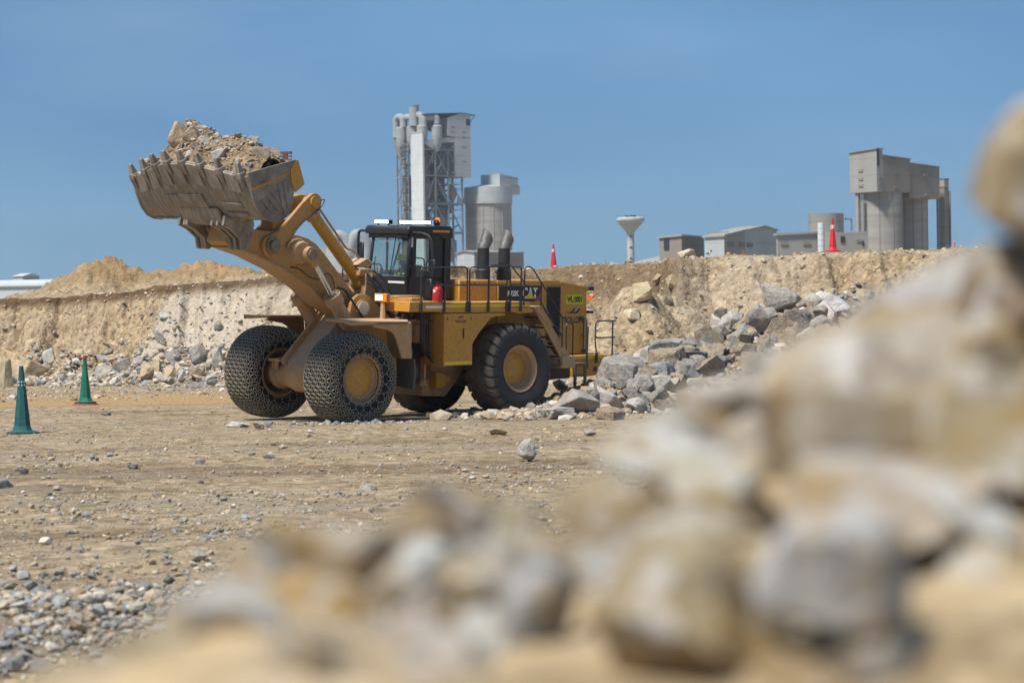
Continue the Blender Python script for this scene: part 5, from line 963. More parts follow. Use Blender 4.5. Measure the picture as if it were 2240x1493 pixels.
for p in m2.polygons:
    p.use_smooth = True; c = p.center
    p.material_index = 1 if c.z > nk.z+.01 or (c-wl).length < .16 and c.z > -.5 and (c-wl).dot(Vector(FW)) > -.02 or (c-wr).length < .16 and (c-wr).dot(Vector(FW)) > -.02 else (2 if c.z < -.05 else 0)
bd = bpy.data.objects.new('body', m2); COL.objects.link(bd); bd.parent = OP
hat = MB().lathe([(0,.0), (.0,.125), (.015,.13), (.03,.118), (.075,.112), (.115,.085), (.138,.045), (.143,.0)], (0,0,0), 'z', 20).prism([(.09,-.08), (.17,-.06), (.185,0), (.17,.06), (.09,.08)], 'z', .0, .015).box(-.1, .1, -.012, .012, .12, .15)
hat.build('hard_hat', 'hivis', OP, lambda p: tuple(BWd((2.485+p[0]*1.15, -.15+p[1]*1.12, 4.455+p[2]*1.2))-base))
ft = MB(); ft.cyl((2.575,-.15,4.40), (2.605,-.15,4.385), .016, .02, 8)
ft.build('nose', 'skin', OP, lambda p: tuple(BWd(p)-base))
wbuild(MB().box(2.40, 2.52, -.10, -.02, 4.06, 4.10).box(2.40, 2.52, -.28, -.20, 4.06, 4.10).bar((2.45,.02,4.14), (2.56,.10,4.02), .04).bar((2.45,-.32,4.14), (2.56,-.40,4.02), .04), 'reflective_band', 'hivis', OP, base)
# ---- fire extinguisher
p0 = onB(2, 957, 661, 3.335); p0 = Vector((p0.x, p0.y, 3.335)); base = BWd(p0); FE = empty('fire_extinguisher', base, 0, 'red fire extinguisher standing on the deck beside the black cab', 'extinguisher')
wbuild(MB().lathe([(0,.0), (0,.135), (.02,.145), (.36,.145), (.42,.11), (.45,.05), (.50,.045), (.50,.0)], p0, 'z', 20), 'cylinder', 'red_paint', FE, base)
wbuild(MB().cyl(p0+Vector((0,0,.49)), p0+Vector((0,0,.55)), .035, n=10).box(p0.x-.02, p0.x+.02, p0.y-.12, p0.y+.06, p0.z+.54, p0.z+.56), 'valve', 'print_dark', FE, base)
wbuild(MB().loft(fillet([p0+Vector((-.02,.04,.52)), p0+Vector((-.16,.1,.46)), p0+Vector((-.20,.1,.2)), p0+Vector((-.18,.1,.02))], .12, 5), .018, 8), 'hose', 'red_paint', FE, base)
wbuild(MB().box(p0.x+.10, p0.x+.148, p0.y-.02, p0.y+.06, p0.z+.28, p0.z+.36), 'paper_tag', 'white_paint', FE, base)
# ---- load in the bucket
hy = ([-2.46,-2.1,-1.6,-1.40,-1.15,-.75,-.3,.1,.5,1.0,1.5,1.95,2.28,2.46], [6.7,6.98,7.2,7.7,8.06,8.05,7.88,7.76,7.70,7.68,7.54,7.36,7.16,7.02])
xs = np.linspace(8.68, 10.75, 70); ys_ = np.linspace(-2.43, 2.43, 150); GX, GY = np.meshgrid(xs, ys_, indexing='ij'); hh = np.interp(GY, *hy)
lipx = np.array([max(0, 1-.75*(abs(a)-.55)/1.95) if abs(a) > .55 else 1.0 for a in ys_])[None, :]; xl = 10.0+.52*lipx; zl = 6.43+.60*lipx; GX = np.minimum(GX, xl)
cx_ = 9.35; t = np.where(GX > cx_, (GX-cx_)/(xl-cx_), (cx_-GX)/(cx_-8.66)); zb = np.where(GX > cx_, zl, 6.95); GZ = zb+(hh-zb)*np.clip(1-t**1.35, 0, 1)+.10*fbm(GX*1.6, GY*1.6, o=3, s=300)+.05*fbm(GX*5, GY*5, o=3, s=305); GZ = np.where(GX >= xl-.01, zl-.05, GZ)
base = BWd((9.4, 0, 6.5)); P = np.array([tuple(BWd((a, b, c))-base) for a, b, c in zip(GX.ravel(), GY.ravel(), GZ.ravel())]).reshape(GX.shape+(3,)); me = grid_mesh('earth_heap', P[..., 0], P[..., 1], P[..., 2])
o = finish('earth_heap', me, 'heap_earth', loc=base); tag(o, 'heap of brown quarry earth filling the raised bucket', 'earth heap')
def heapz(x, y):
    i = int(np.clip((x-8.68)/(10.75-8.68)*69, 0, 69)); j = int(np.clip((y+2.43)/4.86*149, 0, 149)); return float(GZ[i, j])
LOAD = [(630,300,270,290,9.75,'tan','tall tan block rising highest from the bucket load'), (780,300,220,200,9.4,'tan','sloping tan block behind the tallest one in the bucket'), (690,135,150,64,9.6,'brown','flat brown capstone on the tallest block in the bucket'), (745,490,115,110,10.35,'pale','pale round stone behind the middle teeth of the bucket'), (665,402,84,84,10.35,'dark','dark stone in front of the tall tan block'), (1028,510,175,140,10.1,'pale','large pale block at the centre front of the bucket load'), (1080,430,95,95,9.8,'pale','pale block above the large one in the bucket'), (1440,480,165,160,9.4,'brown','brown block near the right end of the bucket load'), (1535,405,200,150,9.1,'brown','largest brown block at the right rear corner of the bucket'), (1365,345,100,70,9.0,'pale','pale flat block on the rear of the bucket load'), (1200,295,110,84,9.0,'tan','rounded tan clod on the crest of the bucket load'), (880,350,120,95,9.9,'pale','pale streaked block beside the tall tan one'), (970,390,90,105,9.9,'tan','tan block left of the pale upper block'), (205,570,110,115,10.35,'pale','pale stone at the left tip of the bucket'), (275,465,100,64,10.0,'brown','brown stone behind the left teeth'), (335,520,74,60,10.3,'grey','grey stone among the left teeth'), (412,458,84,60,10.1,'brown','small brown stone right of the left teeth'), (800,400,84,70,10.2,'brown','brown chip between the pale round stone and the block'), (1243,500,56,40,9.6,'dark','dark chip on the earth right of the large pale block'), (1320,585,80,40,9.8,'grey','grey flat chip low on the bucket earth'), (1210,550,52,70,9.9,'pale','pale splinter low on the bucket earth'), (1095,290,60,40,9.0,'tan','small tan clod on the crest'), (955,275,64,44,9.2,'grey','small grey stone where the crest meets the tall block'), (1500,585,60,60,9.3,'dark','dark stone below the brown block at the right'), (1430,350,84,50,8.95,'grey','grey block left of the largest brown one'), (1255,610,70,50,10.0,'brown','brown clod above the near corner tooth'), (1340,540,64,50,9.6,'tan','tan stone under the brown block'), (560,440,70,50,10.4,'brown','brown stone at the foot of the tall block'), (300,590,60,40,10.4,'tan','tan stone between the left teeth'), (1190,410,44,34,9.4,'pale','pale pebble high on the bucket earth'), (1110,350,40,30,9.2,'grey','grey pebble near the crest'), (840,430,60,60,10.3,'grey','grey stone right of the pale round one')]
for u, v, w, h, x, c, lb in LOAD:
    k = 61.5/F/4.48; q = None
    for xx in np.arange(10.55, 8.8, -.03):         # slide along the sight line until the stone's foot meets the earth
        f_ = onB(0, 250+u/4.48, 230+(v+h*.38)/4.48, xx)
        if abs(f_.y) < 2.4 and f_.z <= heapz(f_.x, f_.y): q = onB(0, 250+u/4.48, 230+v/4.48, xx-.25*w*k); break
    if q is None: q = onB(0, 250+u/4.48, 230+v/4.48, x); q.y = max(-2.1, min(2.1, q.y)); q.x = min(q.x, 9.95+.5*max(0, 1-abs(q.y)/2.3)); q.z = min(q.z, heapz(q.x, q.y)+h*k*.25)
    rock('stone', BWd(q), (w*k*1.1, w*k*.95, h*k*1.12), c, lb, 'stone', 'stones in the bucket load', rot=(random.uniform(-.3, .3), random.uniform(-.3, .3), random.uniform(0, 6.28)), mesh=3 if w > 250 else None)
rs = np.random.default_rng(8); n = 900; a = rs.uniform(8.75, 10.4, n); b = rs.uniform(-2.3, 2.35, n); P = np.array([tuple(BWd((x, y, heapz(x, y)-.01))) for x, y in zip(a, b)])
gravel_obj('heap_gravel', P, np.minimum(.03+rs.exponential(.04, n), .2), [3, 4, 3, 1.5, 2, 3, 1], 'small stones and crumbs on the bucket earth', 9)
# ---- cones
def cone(u, vb, hpx, Y, body, label, red=False, dots=False, group=None, hgt=None, collar=False, sides=6):
    p = at(u, vb, Y); p.z = TZ(p.x, p.y) if hgt is None else p.z; h = hpx*Y/F; k = h/1.7; C_ = empty('traffic_cone', p, random.uniform(0, 1), label, 'traffic cone', group)
    t = MB().lathe([(.06*k,.30*k), (.10*k,.255*k), (.2*k,.215*k), (.6*k,.175*k), (1.2*k,.105*k), (1.62*k,.062*k), (1.70*k,.055*k), (1.70*k,.0)], (0,0,0), 'z', sides); t.build('cone_body', body, C_, smooth=False)
    MB().lathe([(.0,.0), (.0,.42*k), (.035*k,.43*k), (.06*k,.34*k), (.06*k,.0)], (0,0,0), 'z', 8).build('cone_base', 'cone_base_red' if red == 'base' else body, C_, smooth=False)
    if collar:
        MB().lathe([(1.17*k,.122*k), (1.36*k,.100*k)], (0,0,0), 'z', sides).build('reflective_collar', 'white_paint', C_, smooth=False)
        b = MB()
        for i in range(sides):
            a = 2*math.pi*(i+.5)/sides
            for dz, w in ((1.22, .05), (1.26, .05), (1.31, .05), (1.265, .012)): b.add([(Vector(((.107*k)*math.cos(a), (.107*k)*math.sin(a), dz*k))+Vector((-math.sin(a), math.cos(a), 0))*s*w*k*.7+Vector((math.cos(a), math.sin(a), 0))*o_*k+Vector((0, 0, zz*k)))[:] for s in (-1, 1) for o_ in (0, .006) for zz in ((-.008, .008) if w > .02 else (-.05, .05))], [(0,1,3,2), (4,6,7,5), (0,4,5,1), (2,3,7,6), (0,2,6,4), (1,5,7,3)])
        b.build('collar_lettering', body, C_)
    if dots:  # white discs added in place of see-through holes showing the bright background
        for i in range(sides):
            a = 2*math.pi*(i+.5)/sides
            for dz in (1.22, 1.30): r = (.105-.06*(dz-1.2))*k; MB().cyl((r*.8*math.cos(a), r*.8*math.sin(a), dz*k), (r*1.0*math.cos(a), r*1.0*math.sin(a), dz*k), .018*k, n=8).build('hole_dot', 'white_paint', C_)
    return C_
G_ = 'cones on the quarry floor'
cone(49, 947, 148, 61.8, 'cone_teal', 'dusty dark green traffic cone at the left edge with pale dots', dots=True, group=G_, sides=8)
c2 = cone(187, 877, 100, 83.8, 'cone_green', 'bright green traffic cone standing on a red cone base', group=G_, sides=8); c2.location.z += .07
MB().lathe([(1.50,.082), (1.62,.07)], (0,0,0), 'z', 8).build('cone_tip', 'cone_base_red', c2, lambda p: (p[0], p[1], p[2]+.02), smooth=False)
rb = empty('cone_foot', (c2.location.x, c2.location.y, c2.location.z-.09), 0, 'flat red cone base under the bright green cone', 'cone base'); MB().lathe([(.0,.0), (.0,.44), (.03,.46), (.06,.44), (.08,.36), (.12,.34), (.12,.0)], (0,0,0), 'z', 8).build('base_ring', 'cone_base_red', rb, smooth=False)
BG = 'cones along the bank edge'
def bankcone(u, v, h, y, m, lb, **k):
    cone(u, v, h, y, m, lb, group=BG, hgt=1, **k)
bankcone(1211, 588, 54, 111, 'cone_red', 'red cone with white collar on the bank edge behind the exhausts', collar=True)
bankcone(1822, 550, 72, 102.2, 'cone_red', 'tall red cone with white collar on the right bank edge', collar=True)
bankcone(1324, 577, 10, 116, 'cone_orange', 'tiny orange cone tip on the bank between the loader and the water tower')
bankcone(1626, 558, 12, 112, 'cone_orange', 'tiny orange cone tip in front of the pale hall')
bankcone(2088, 544, 22, 140, 'cone_orange', 'small orange and white cone below the right silo', collar=True)
# ---- pied crow on the bank edge
p = at(1551, 560, 103); CW_ = empty('bird', p, rad(-35), 'black bird with a white collar perched on the bank edge', 'bird')
b = MB().loft([(-.22,0,.20), (-.12,0,.19), (-.02,0,.20), (.08,0,.25), (.13,0,.32), (.155,0,.37), (.18,0,.40), (.23,0,.40), (.25,0,.395), (.31,0,.385)], [.012,.05,.085,.085,.06,.045,.05,.042,.018,.004], 12); bd = b.build('body', 'feather_black', CW_)
bd.data.materials.append(M['feather_white'])
for f in bd.data.polygons:
    if .03 < f.center.x < .16 and f.center.z < .36: f.material_index = 1
for s in (-1, 1): MB().cyl((0, s*.03, .0), (.0, s*.03, .14), .008, n=6).build('leg', 'feather_black', CW_); MB().prism([(-.30,.17), (-.05,.17), (.06,.25), (-.05,.27)], 'y', s*.07, s*.095).build('wing', 'feather_black', CW_)
CW_.scale = (.55, .55, .55)

# ================================================================== CEMENT WORKS FAR BEHIND
class Far:
    """a building whose nearest corner stands at pixel column u, depth Y; axis a runs left and away, b right and away"""
    def __init__(s, name, label, u, Y, al, cat='building', v=560, group=None):
        c = at(u, v, Y); s.Y = Y; s.u = u; s.k = Y/F; s.base = Vector((c.x, c.y, 3.5)); s.ca, s.sa = math.cos(rad(al)), math.sin(rad(al)); s.o = empty(name, s.base, 0, label, cat, group); s.up = at(u, v, Y)
    def z(s, v, u=None): return at(s.u if u is None else u, v, s.Y).z-s.base.z
    def A(s, px): return px*s.k/s.ca            # pixels of visible width -> metres along a / b
    def B(s, px): return px*s.k/s.sa
    def T(s, p): a, b, z = p; return (-a*s.ca+b*s.sa, a*s.sa+b*s.ca, z)
    def box(s, name, mat, a0, a1, b0, b1, v0, v1, bev=0): return MB().box(a0, a1, b0, b1, s.z(v1), s.z(v0)).build(name, mat, s.o, s.T)
    def poly(s, name, mat, pts, ax, lo, hi): return MB().prism(pts, ax, lo, hi).build(name, mat, s.o, s.T)
    def mb(s, mb, name, mat): return mb.build(name, mat, s.o, s.T)
GB = 620                                          # hidden base line in the photo
z7 = lambda a, b: (840+a/3.556, 210+b/3.556)
# ---- preheater tower
t = Far('preheater_tower', 'tall grey steel preheater tower with white lift shaft and ducts behind the loader cab', 930, 1150, 53, 'tower')
W = t.A(62); D = t.B(82); Z = lambda b: t.z(210+b/3.556)
lev = [1450, 1060, 835, 615, 412]
fr = []
for a in (0, W*.35, W*.68, W):
    for b in (0, D*.30, D*.63, D):
        if (a in (0, W)) or (b in (0, D)): t.mb(MB().box(a-.35, a+.35, b-.35, b+.35, Z(1450), Z(412)), 'column', 'steel_frame')
for l in lev[1:]:
    for a, b, c, d in ((0, 0, W, 0), (0, 0, 0, D), (W, 0, W, D), (0, D, W, D)): t.mb(MB().bar((a, b, Z(l)), (c, d, Z(l)), .7, .9), 'beam', 'steel_frame')
    t.mb(MB().box(0.4, W-.4, .4, D-.4, Z(l)-.2, Z(l)), 'floor_slab', 'steel_frame')
    t.mb(MB().bar((-.5, -.5, Z(l)+1.1), (-.5, D+.5, Z(l)+1.1), .15).bar((-.5, -.5, Z(l)+1.1), (W+.5, -.5, Z(l)+1.1), .15), 'handrail', 'steel_frame')
for l0, l1 in zip(lev[:-1], lev[1:]):
    for b0, b1, fl_ in ((0, D*.30, 1), (D*.30, D*.63, 0), (D*.63, D, 0)):
        p, q = ((0, b0, Z(l0)), (0, b1, Z(l1))) if fl_ else ((0, b1, Z(l0)), (0, b0, Z(l1))); t.mb(MB().bar(p, q, .5), 'brace', 'steel_frame')
        if not fl_ and l1 == 412 and b0 < D*.5: t.mb(MB().bar((0, b0, Z(l0)), (0, b1, Z(l1)), .5), 'brace', 'steel_frame')
    t.mb(MB().bar((W, 0, Z(l0)), (W*.68, 0, Z(l1)), .4), 'brace', 'steel_frame')
# cyclones and vessels inside the frame
for a, b, z0, z1, r in ((W*.12, D*.15, 830, 660, 2.3), (W*.12, D*.82, 820, 700, 2.2), (W*.12, D*.5, 1050, 930, 2.2), (W*.15, D*.15, 1300, 1110, 2.6), (W*.15, D*.8, 1290, 1110, 2.6), (W*.35, D*.45, 1350, 1180, 3.0), (W*.3, D*.22, 1050, 880, 2.6), (W*.3, D*.72, 1030, 860, 2.8), (W*.35, D*.45, 830, 690, 3.0), (W*.3, D*.2, 600, 440, 2.8), (W*.3, D*.75, 600, 450, 3.0), (W*.5, D*.5, 600, 430, 3.2), (W*.6, D*.2, 820, 640, 2.5), (W*.6, D*.8, 1040, 860, 2.6)):
    h = Z(z1)-Z(z0); t.mb(MB().lathe([(Z(z0),.7), (Z(z0)+h*.45,r), (Z(z0)+h*.92,r), (Z(z0)+h,r*.55), (Z(z0)+h*1.15,r*.5)], (a, b, 0), 'z', 16), 'cyclone', 'cyclone')
t.mb(MB().loft([(W*.2, D*.1, Z(835)), (W*.2, D*.3, Z(720)), (W*.2, D*.42, Z(640))], 1.1, 10), 'feed_pipe', 'cyclone'); t.mb(MB().loft([(W*.2, D*.85, Z(900)), (W*.2, D*.7, Z(780)), (W*.2, D*.55, Z(700))], 1.1, 10), 'feed_pipe', 'cyclone')
for l, zz_ in ((1, 520), (2, 725), (3, 945), (4, 680), (5, 880)):
    t.mb(MB().box(.5, W*.8, .5, D-.5, Z(zz_)-.15, Z(zz_)+.1).bar((.2, .2, Z(zz_)+1.1), (.2, D-.2, Z(zz_)+1.1), .12).bar((.2, .2, Z(zz_)+.5), (.2, D-.2, Z(zz_)+.5), .1), 'platform', 'steel_frame')
rt = random.Random(4)
for i in range(26):
    b0 = rt.uniform(.05, .95)*D; v0 = rt.uniform(430, 1250); L0 = rt.uniform(20, 90); t.mb(MB().cyl((rt.uniform(.5, 4), b0, Z(v0)), (rt.uniform(.5, 4), b0+rt.uniform(-.15, .15)*D, Z(v0-L0)), rt.uniform(.2, .6), n=8), 'pipe', rt.choice(['duct', 'cyclone', 'steel_frame']))
t.mb(MB().box(.9, W*.9, D*.45, D*.98, Z(600), Z(420)), 'backing_wall', 'clad_dark'); t.mb(MB().box(W*.5, W*.95, D*.1, D*.9, Z(835), Z(620)), 'backing_wall', 'clad_dark')
# white lift shaft
t.mb(MB().box(-1.2, t.A(24), -t.B(5), 0-.4, Z(1450), Z(285)), 'lift_shaft', 'clad_white'); t.mb(MB().box(-1.5, t.A(25), -t.B(5)-.2, -.2, Z(285), Z(278)), 'shaft_roof', 'clad_pale')
# stairs between frame and shaft
st = MB(); n = 26
for i in range(n):
    z0 = Z(1200)+(Z(345)-Z(1200))*i/n; z1 = Z(1200)+(Z(345)-Z(1200))*(i+1)/n; a0, a1 = t.A(27), t.A(46); st.box(a0, a1, -2.2, -.6, z0, z0+.15).bar((a0 if i % 2 else a1, -1.4, z0), (a1 if i % 2 else a0, -1.4, z1), .25).bar((a0, -2.2, z0+1.1), (a1, -2.2, z0+1.1), .12)
st.box(t.A(27), t.A(28), -2.2, -1.9, Z(1450), Z(345)).box(t.A(45), t.A(46), -2.2, -1.9, Z(1450), Z(345)); tag(t.mb(st, 'stair_tower', 'steel_frame'), kind='stuff')
# top: clad penthouse and gallery
t.mb(MB().box(-.8, W*.55, D*.80, D*1.22, Z(622), Z(160)), 'clad_block', 'clad_pale'); t.mb(MB().prism([(D*.62, Z(305)), (D*1.22, Z(305)), (D*1.22, Z(125)), (D*1.0, Z(118)), (D*.62, Z(160))], 'x', -.9, W*.5), 'clad_block', 'clad_pale')
t.mb(MB().prism([(D*.12, Z(140)), (D*.95, Z(118)), (D*.95, Z(300)), (D*.40, Z(230)), (D*.12, Z(215))], 'x', W*.55, W*.6), 'clad_wall', 'clad_pale'); t.mb(MB().prism([(D*.05, Z(136)), (D*1.0, Z(116)), (D*1.35, Z(130)), (D*1.35, Z(134)), (D*1.0, Z(121)), (D*.05, Z(141))], 'x', -1.2, W*.62), 'roof', 'clad_dark')
t.mb(MB().box(-.95, W*.1, D*1.10, D*1.215, Z(215), Z(165)), 'opening', 'pane_dark'); t.mb(MB().bar((0, D*1.22, Z(200)), (0, D*1.36, Z(134)), .3), 'bracket', 'steel_frame')
t.mb(MB().prism([(D*.02, Z(345)), (D*.30, Z(330)), (D*.95, Z(300)), (D*.95, Z(345)), (D*.25, Z(365)), (D*.25, Z(400)), (D*.16, Z(400)), (D*.02, Z(370))], 'x', -.7, 2.5), 'conveyor_gallery', 'clad_pale')
for k in range(5):
    for dz in (232, 270, 310, 390, 500, 590)[k:k+2]: t.mb(MB().box(-.95 if dz < 305 else -.85, -.8, D*(.70+.30*(k % 2)), D*(.80+.30*(k % 2)), Z(dz+8), Z(dz-6)), 'rust_panel', 'cyclone')
# ducts and stack on top
def pipe(nm, pts, r, mt='duct'): t.mb(MB().loft(fillet(pts, 4, 6), r, 14), nm, mt)
for a, b, r, zt in ((W*.80, 0, 3.0, 150), (W*.45, D*.05, 3.2, 160), (W*.15, D*.08, 2.6, 165), (-.2, D*.35, 2.6, 200)):
    t.mb(MB().lathe([(Z(430),.8), (Z(370),r*.9), (Z(300),r), (Z(232),r), (Z(222),r*.8)], (a, b, 0), 'z', 18), 'top_cyclone', 'duct')
for (a0, b0), (a1, b1), z0, z1, zp in (((W*.98, -.5), (W*.74, 0), 300, 225, 140), ((W*.72, 0), (W*.45, D*.05), 225, 225, 150), ((W*.42, D*.05), (W*.15, D*.08), 225, 225, 140), ((W*.12, D*.1), (-.2, D*.35), 225, 215, 160)):
    pipe('goose_neck_duct', [(a0, b0, Z(z0)), (a0, b0, Z(zp)), (a1, b1, Z(zp)), (a1, b1, Z(z1))], 1.7)
pipe('downcomer_duct', [(W*.98, -.8, Z(240)), (W*1.0, -.6, Z(330)), (W*.95, .5, Z(430)), (W*.82, 2.5, Z(520)), (W*.82, 2.5, Z(760)), (W*.82, 2.5, Z(1300))], 1.2, 'cyclone')
t.mb(MB().lathe([(Z(225),2.4), (Z(70),2.4), (Z(66),2.6), (Z(62),2.6), (Z(62),2.1)], (W*.36, D*.02, 0), 'z', 18), 'stack', 'duct')
# ---- big silo beside the tower
s = Far('silo', 'round concrete silo with pale metal crown beside the preheater tower', 1070, 1180, 45, 'silo')
R_s = (990-640)/2/3.556*s.k; cz = lambda v: s.z(210+v/3.556); ctr = (0, 0)
s.mb(MB().lathe([(cz(1450),R_s), (cz(836),R_s)], (0, 0, 0), 'z', 48), 'silo_wall', 'silo_concrete'); s.mb(MB().lathe([(cz(842),R_s), (cz(842),R_s*1.075), (cz(712),R_s*1.075), (cz(712),R_s*1.0), (cz(683),1.0), (cz(683),0)], (0, 0, 0), 'z', 48), 'silo_crown', 'clad_pale')
for k in range(14): an = 2*math.pi*k/14; s.mb(MB().box(-.25, .25, -.2, .2, cz(1450), cz(845)), 'wall_rib', 'silo_concrete').location = Vector((R_s*math.cos(an), R_s*math.sin(an), 0))
s.mb(MB().box(-R_s*.95, R_s*.25, -R_s*.2, R_s*.95, cz(712), cz(640)), 'penthouse', 'clad_pale'); s.mb(MB().prism([(-R_s*.2, cz(641)), (R_s*.95, cz(655)), (R_s*.95, cz(640)), (-R_s*.2, cz(615))], 'x', -R_s*.95, R_s*.25), 'penthouse', 'clad_pale')
s.mb(MB().box(-R_s*.95, -R_s*.3, R_s*.5, R_s*1.05, cz(770), cz(700)), 'side_box', 'clad_pale'); s.mb(MB().box(R_s*.70, R_s*.9, -R_s*.72, -R_s*.65, cz(828), cz(790)), 'door', 'pane_dark')
b = Far('shed', 'low metal shed with pale gable in front of the round silo', 1038, 900, 50, 'shed')
zz = lambda v: b.z(210+v/3.556); wa, wb = b.A(39), b.B(108)
b.mb(MB().prism([(0, zz(1450)), (wa, zz(1450)), (wa, zz(1215)), (wa*.55, zz(1200)), (0, zz(1208))], 'y', 0, wb), 'walls', 'clad_tan'); b.mb(MB().prism([(0, zz(1450)), (wa, zz(1450)), (wa, zz(1216)), (wa*.55, zz(1202)), (0, zz(1210))], 'y', -.15, -.02), 'gable', 'clad_pale'); b.mb(MB().prism([(-.6, zz(1212)), (wa*.55, zz(1196)), (wa+.6, zz(1214)), (wa+.6, zz(1219)), (wa*.55, zz(1201)), (-.6, zz(1217))], 'y', -.8, wb+.5), 'roof', 'clad_grey')
# ---- far ducts left of the cab
d_ = Far('duct_plant', 'pale plant building with grey goose-neck ducts left of the cab', 760, 1000, 45, 'building')
zv = lambda v: d_.z(v); kx = d_.k
def dpt(u, v): return at(u, v, 1000)-d_.base
for pts, r in (([(722,600), (724,545), (738,512), (756,520), (768,560)], 2.2), ([(756,580), (766,540), (782,508), (800,530), (803,565), (790,600)], 2.6)):
    MB().loft(fillet([dpt(*p) for p in pts], 5, 5), r, 14).build('goose_neck_duct', 'duct', d_.o)
for u0, u1, v0, v1, m_, dy in ((700, 742, 541, 640, 'clad_grey', 0), (722, 748, 545, 640, 'clad_pale', -4), (736, 800, 572, 640, 'clad_pale', -8), (700, 735, 600, 640, 'clad_white', -10)):
    p, q = dpt(u0, v1), dpt(u1, v0); MB().box(p.x, q.x, dy, dy+12, p.z, q.z).build('block', m_, d_.o)
# ---- long white building and shed on the left
w_ = Far('warehouse', 'long low white warehouse at the left picture edge beyond the bank', 0, 600, 75, 'building', v=640)
k = 600/F; MB().box(-400*k, 175*k, 0, 20, at(0, 700, 600).z-3.5, at(0, 622, 600).z-3.5).build('wall', 'clad_white', w_.o); p0, p1 = at(-400, 614, 600).z-3.5, at(150, 611, 600).z-3.5
MB().prism([(-.5, at(0,626,600).z-3.5), (10, at(0,611,600).z-3.5), (20.5, at(0,626,600).z-3.5)], 'x', -400*k, 150*k).build('roof', 'clad_white', w_.o)
h_ = Far('roof_hut', 'small pale gabled hut above the white warehouse', 50, 640, 45, 'shed', v=600)
wa, wb = h_.A(28), h_.B(30); h_.mb(MB().box(0, wa, 0, wb, h_.z(640), h_.z(603)), 'walls', 'clad_pale'); h_.mb(MB().prism([(-.3, h_.z(604)), (wb/2, h_.z(597)), (wb+.3, h_.z(604))], 'x', -.3, wa+.3), 'roof', 'clad_white')
# ---- water tower
wt = Far('water_tower', 'white mushroom-shaped water tower on the horizon', 1380, 700, 45, 'water tower')
zz = wt.z; k = wt.k
wt.mb(MB().lathe([(zz(640),8*k), (zz(510),8*k)], n=24, ax='z'), 'shaft', 'clad_pale'); wt.mb(MB().lathe([(zz(512),8*k), (zz(508),9*k), (zz(484),30*k), (zz(482),31.5*k), (zz(478),31.5*k), (zz(475),26*k), (zz(475),0)], n=32, ax='z'), 'tank', 'clad_pale')
wt.mb(MB().box(-9*k, 9*k, -9*k, 9*k, zz(473.5), zz(473)).box(-9*k, -8.6*k, -9*k, 9*k, zz(476), zz(471)).box(8.6*k, 9*k, -9*k, 9*k, zz(476), zz(471)), 'hatch_rail', 'clad_dark'); 
for i in range(12): a = 2*math.pi*i/12; wt.mb(MB().cyl((30*k*math.cos(a), 30*k*math.sin(a), zz(479)), (31*k*math.cos(a), 31*k*math.sin(a), zz(471)), .04, n=5), 'rail_post', 'clad_dark')
for v in (517, 541, 565): MB().box(-.35, .35, -8.2*k-.1, -7.6*k, zz(v+1.5), zz(v-1.5)).build('port', 'pane_dark', wt.o)
# ---- row of sheds
z8 = lambda a, b: (1320+a/2.732, 300+b/2.732)
def shed(nm, lb, uc, Y, al, ul, ur, vt, vl, vr, ml, mr, ridge=None, roofm='clad_grey'):
    s_ = Far(nm, lb, uc, Y, al, 'building', v=550); wa, wb = s_.A(uc-ul), s_.B(ur-uc); g = s_.z(GB)
    if ridge is None:                             # flat or mono-pitch: corner heights
        zc, zl, zr = s_.z(vt), s_.z(vl), s_.z(vr)
        V = [(0,0,g), (wa,0,g), (wa,wb,g), (0,wb,g), (0,0,zc), (wa,0,zl), (wa,wb,zl+zr-zc), (0,wb,zr)]; s_.mb(MB().add(V, [(0,1,5,4), (3,7,6,2), (1,2,6,5), (0,3,2,1), (4,5,6,7)]).add([V[0], V[3], V[7], V[4]], [(0,1,2,3)]), 'walls', ml)
        s_.mb(MB().add([(-.05,0,g), (-.05,wb,g), (-.05,wb,zr-.1), (-.05,0,zc-.1)], [(0,1,2,3)]), 'side_wall', mr)
        s_.mb(MB().add([(-.5,-.5,zc+.05), (wa+.5,-.5,zl+.05), (wa+.5,wb+.5,zl+zr-zc+.05), (-.5,wb+.5,zr+.05), (-.5,-.5,zc+.5), (wa+.5,-.5,zl+.5), (wa+.5,wb+.5,zl+zr-zc+.5), (-.5,wb+.5,zr+.5)], [(0,3,2,1), (4,5,6,7), (0,1,5,4), (1,2,6,5), (2,3,7,6), (3,0,4,7)]), 'roof', roofm)
    return s_, wa, wb
s1, wa, wb = shed('shed', 'brown grey shed with dark opening beside the water tower', *(z8(468,590)[0], 620, 45, z8(343,0)[0], z8(612,0)[0], z8(0,592)[1], z8(0,600)[1], z8(0,602)[1], 'clad_tan', 'clad_tan'))
s1.mb(MB().box(wa*.55, wa*.78, -.2, .05, s1.z(z8(0,670)[1]), s1.z(z8(0,600)[1])), 'opening', 'pane_dark'); s1.mb(MB().prism([(0, s1.z(z8(0,700)[1])), (s1.A(75), s1.z(z8(0,745)[1])), (s1.A(75), s1.z(z8(0,752)[1])), (0, s1.z(GB))], 'y', 1, 4), 'ramp', 'clad_pale').location = s1.T((wa, 0, 0))
s2, wa, wb = shed('hall', 'pale grey industrial hall with sloping roof in the middle of the far row', *(z8(723,0)[0], 600, 40, z8(614,0)[0], z8(862,0)[0], z8(0,594)[1], z8(0,598)[1], z8(0,556)[1], 'clad_pale', 'clad_grey'))
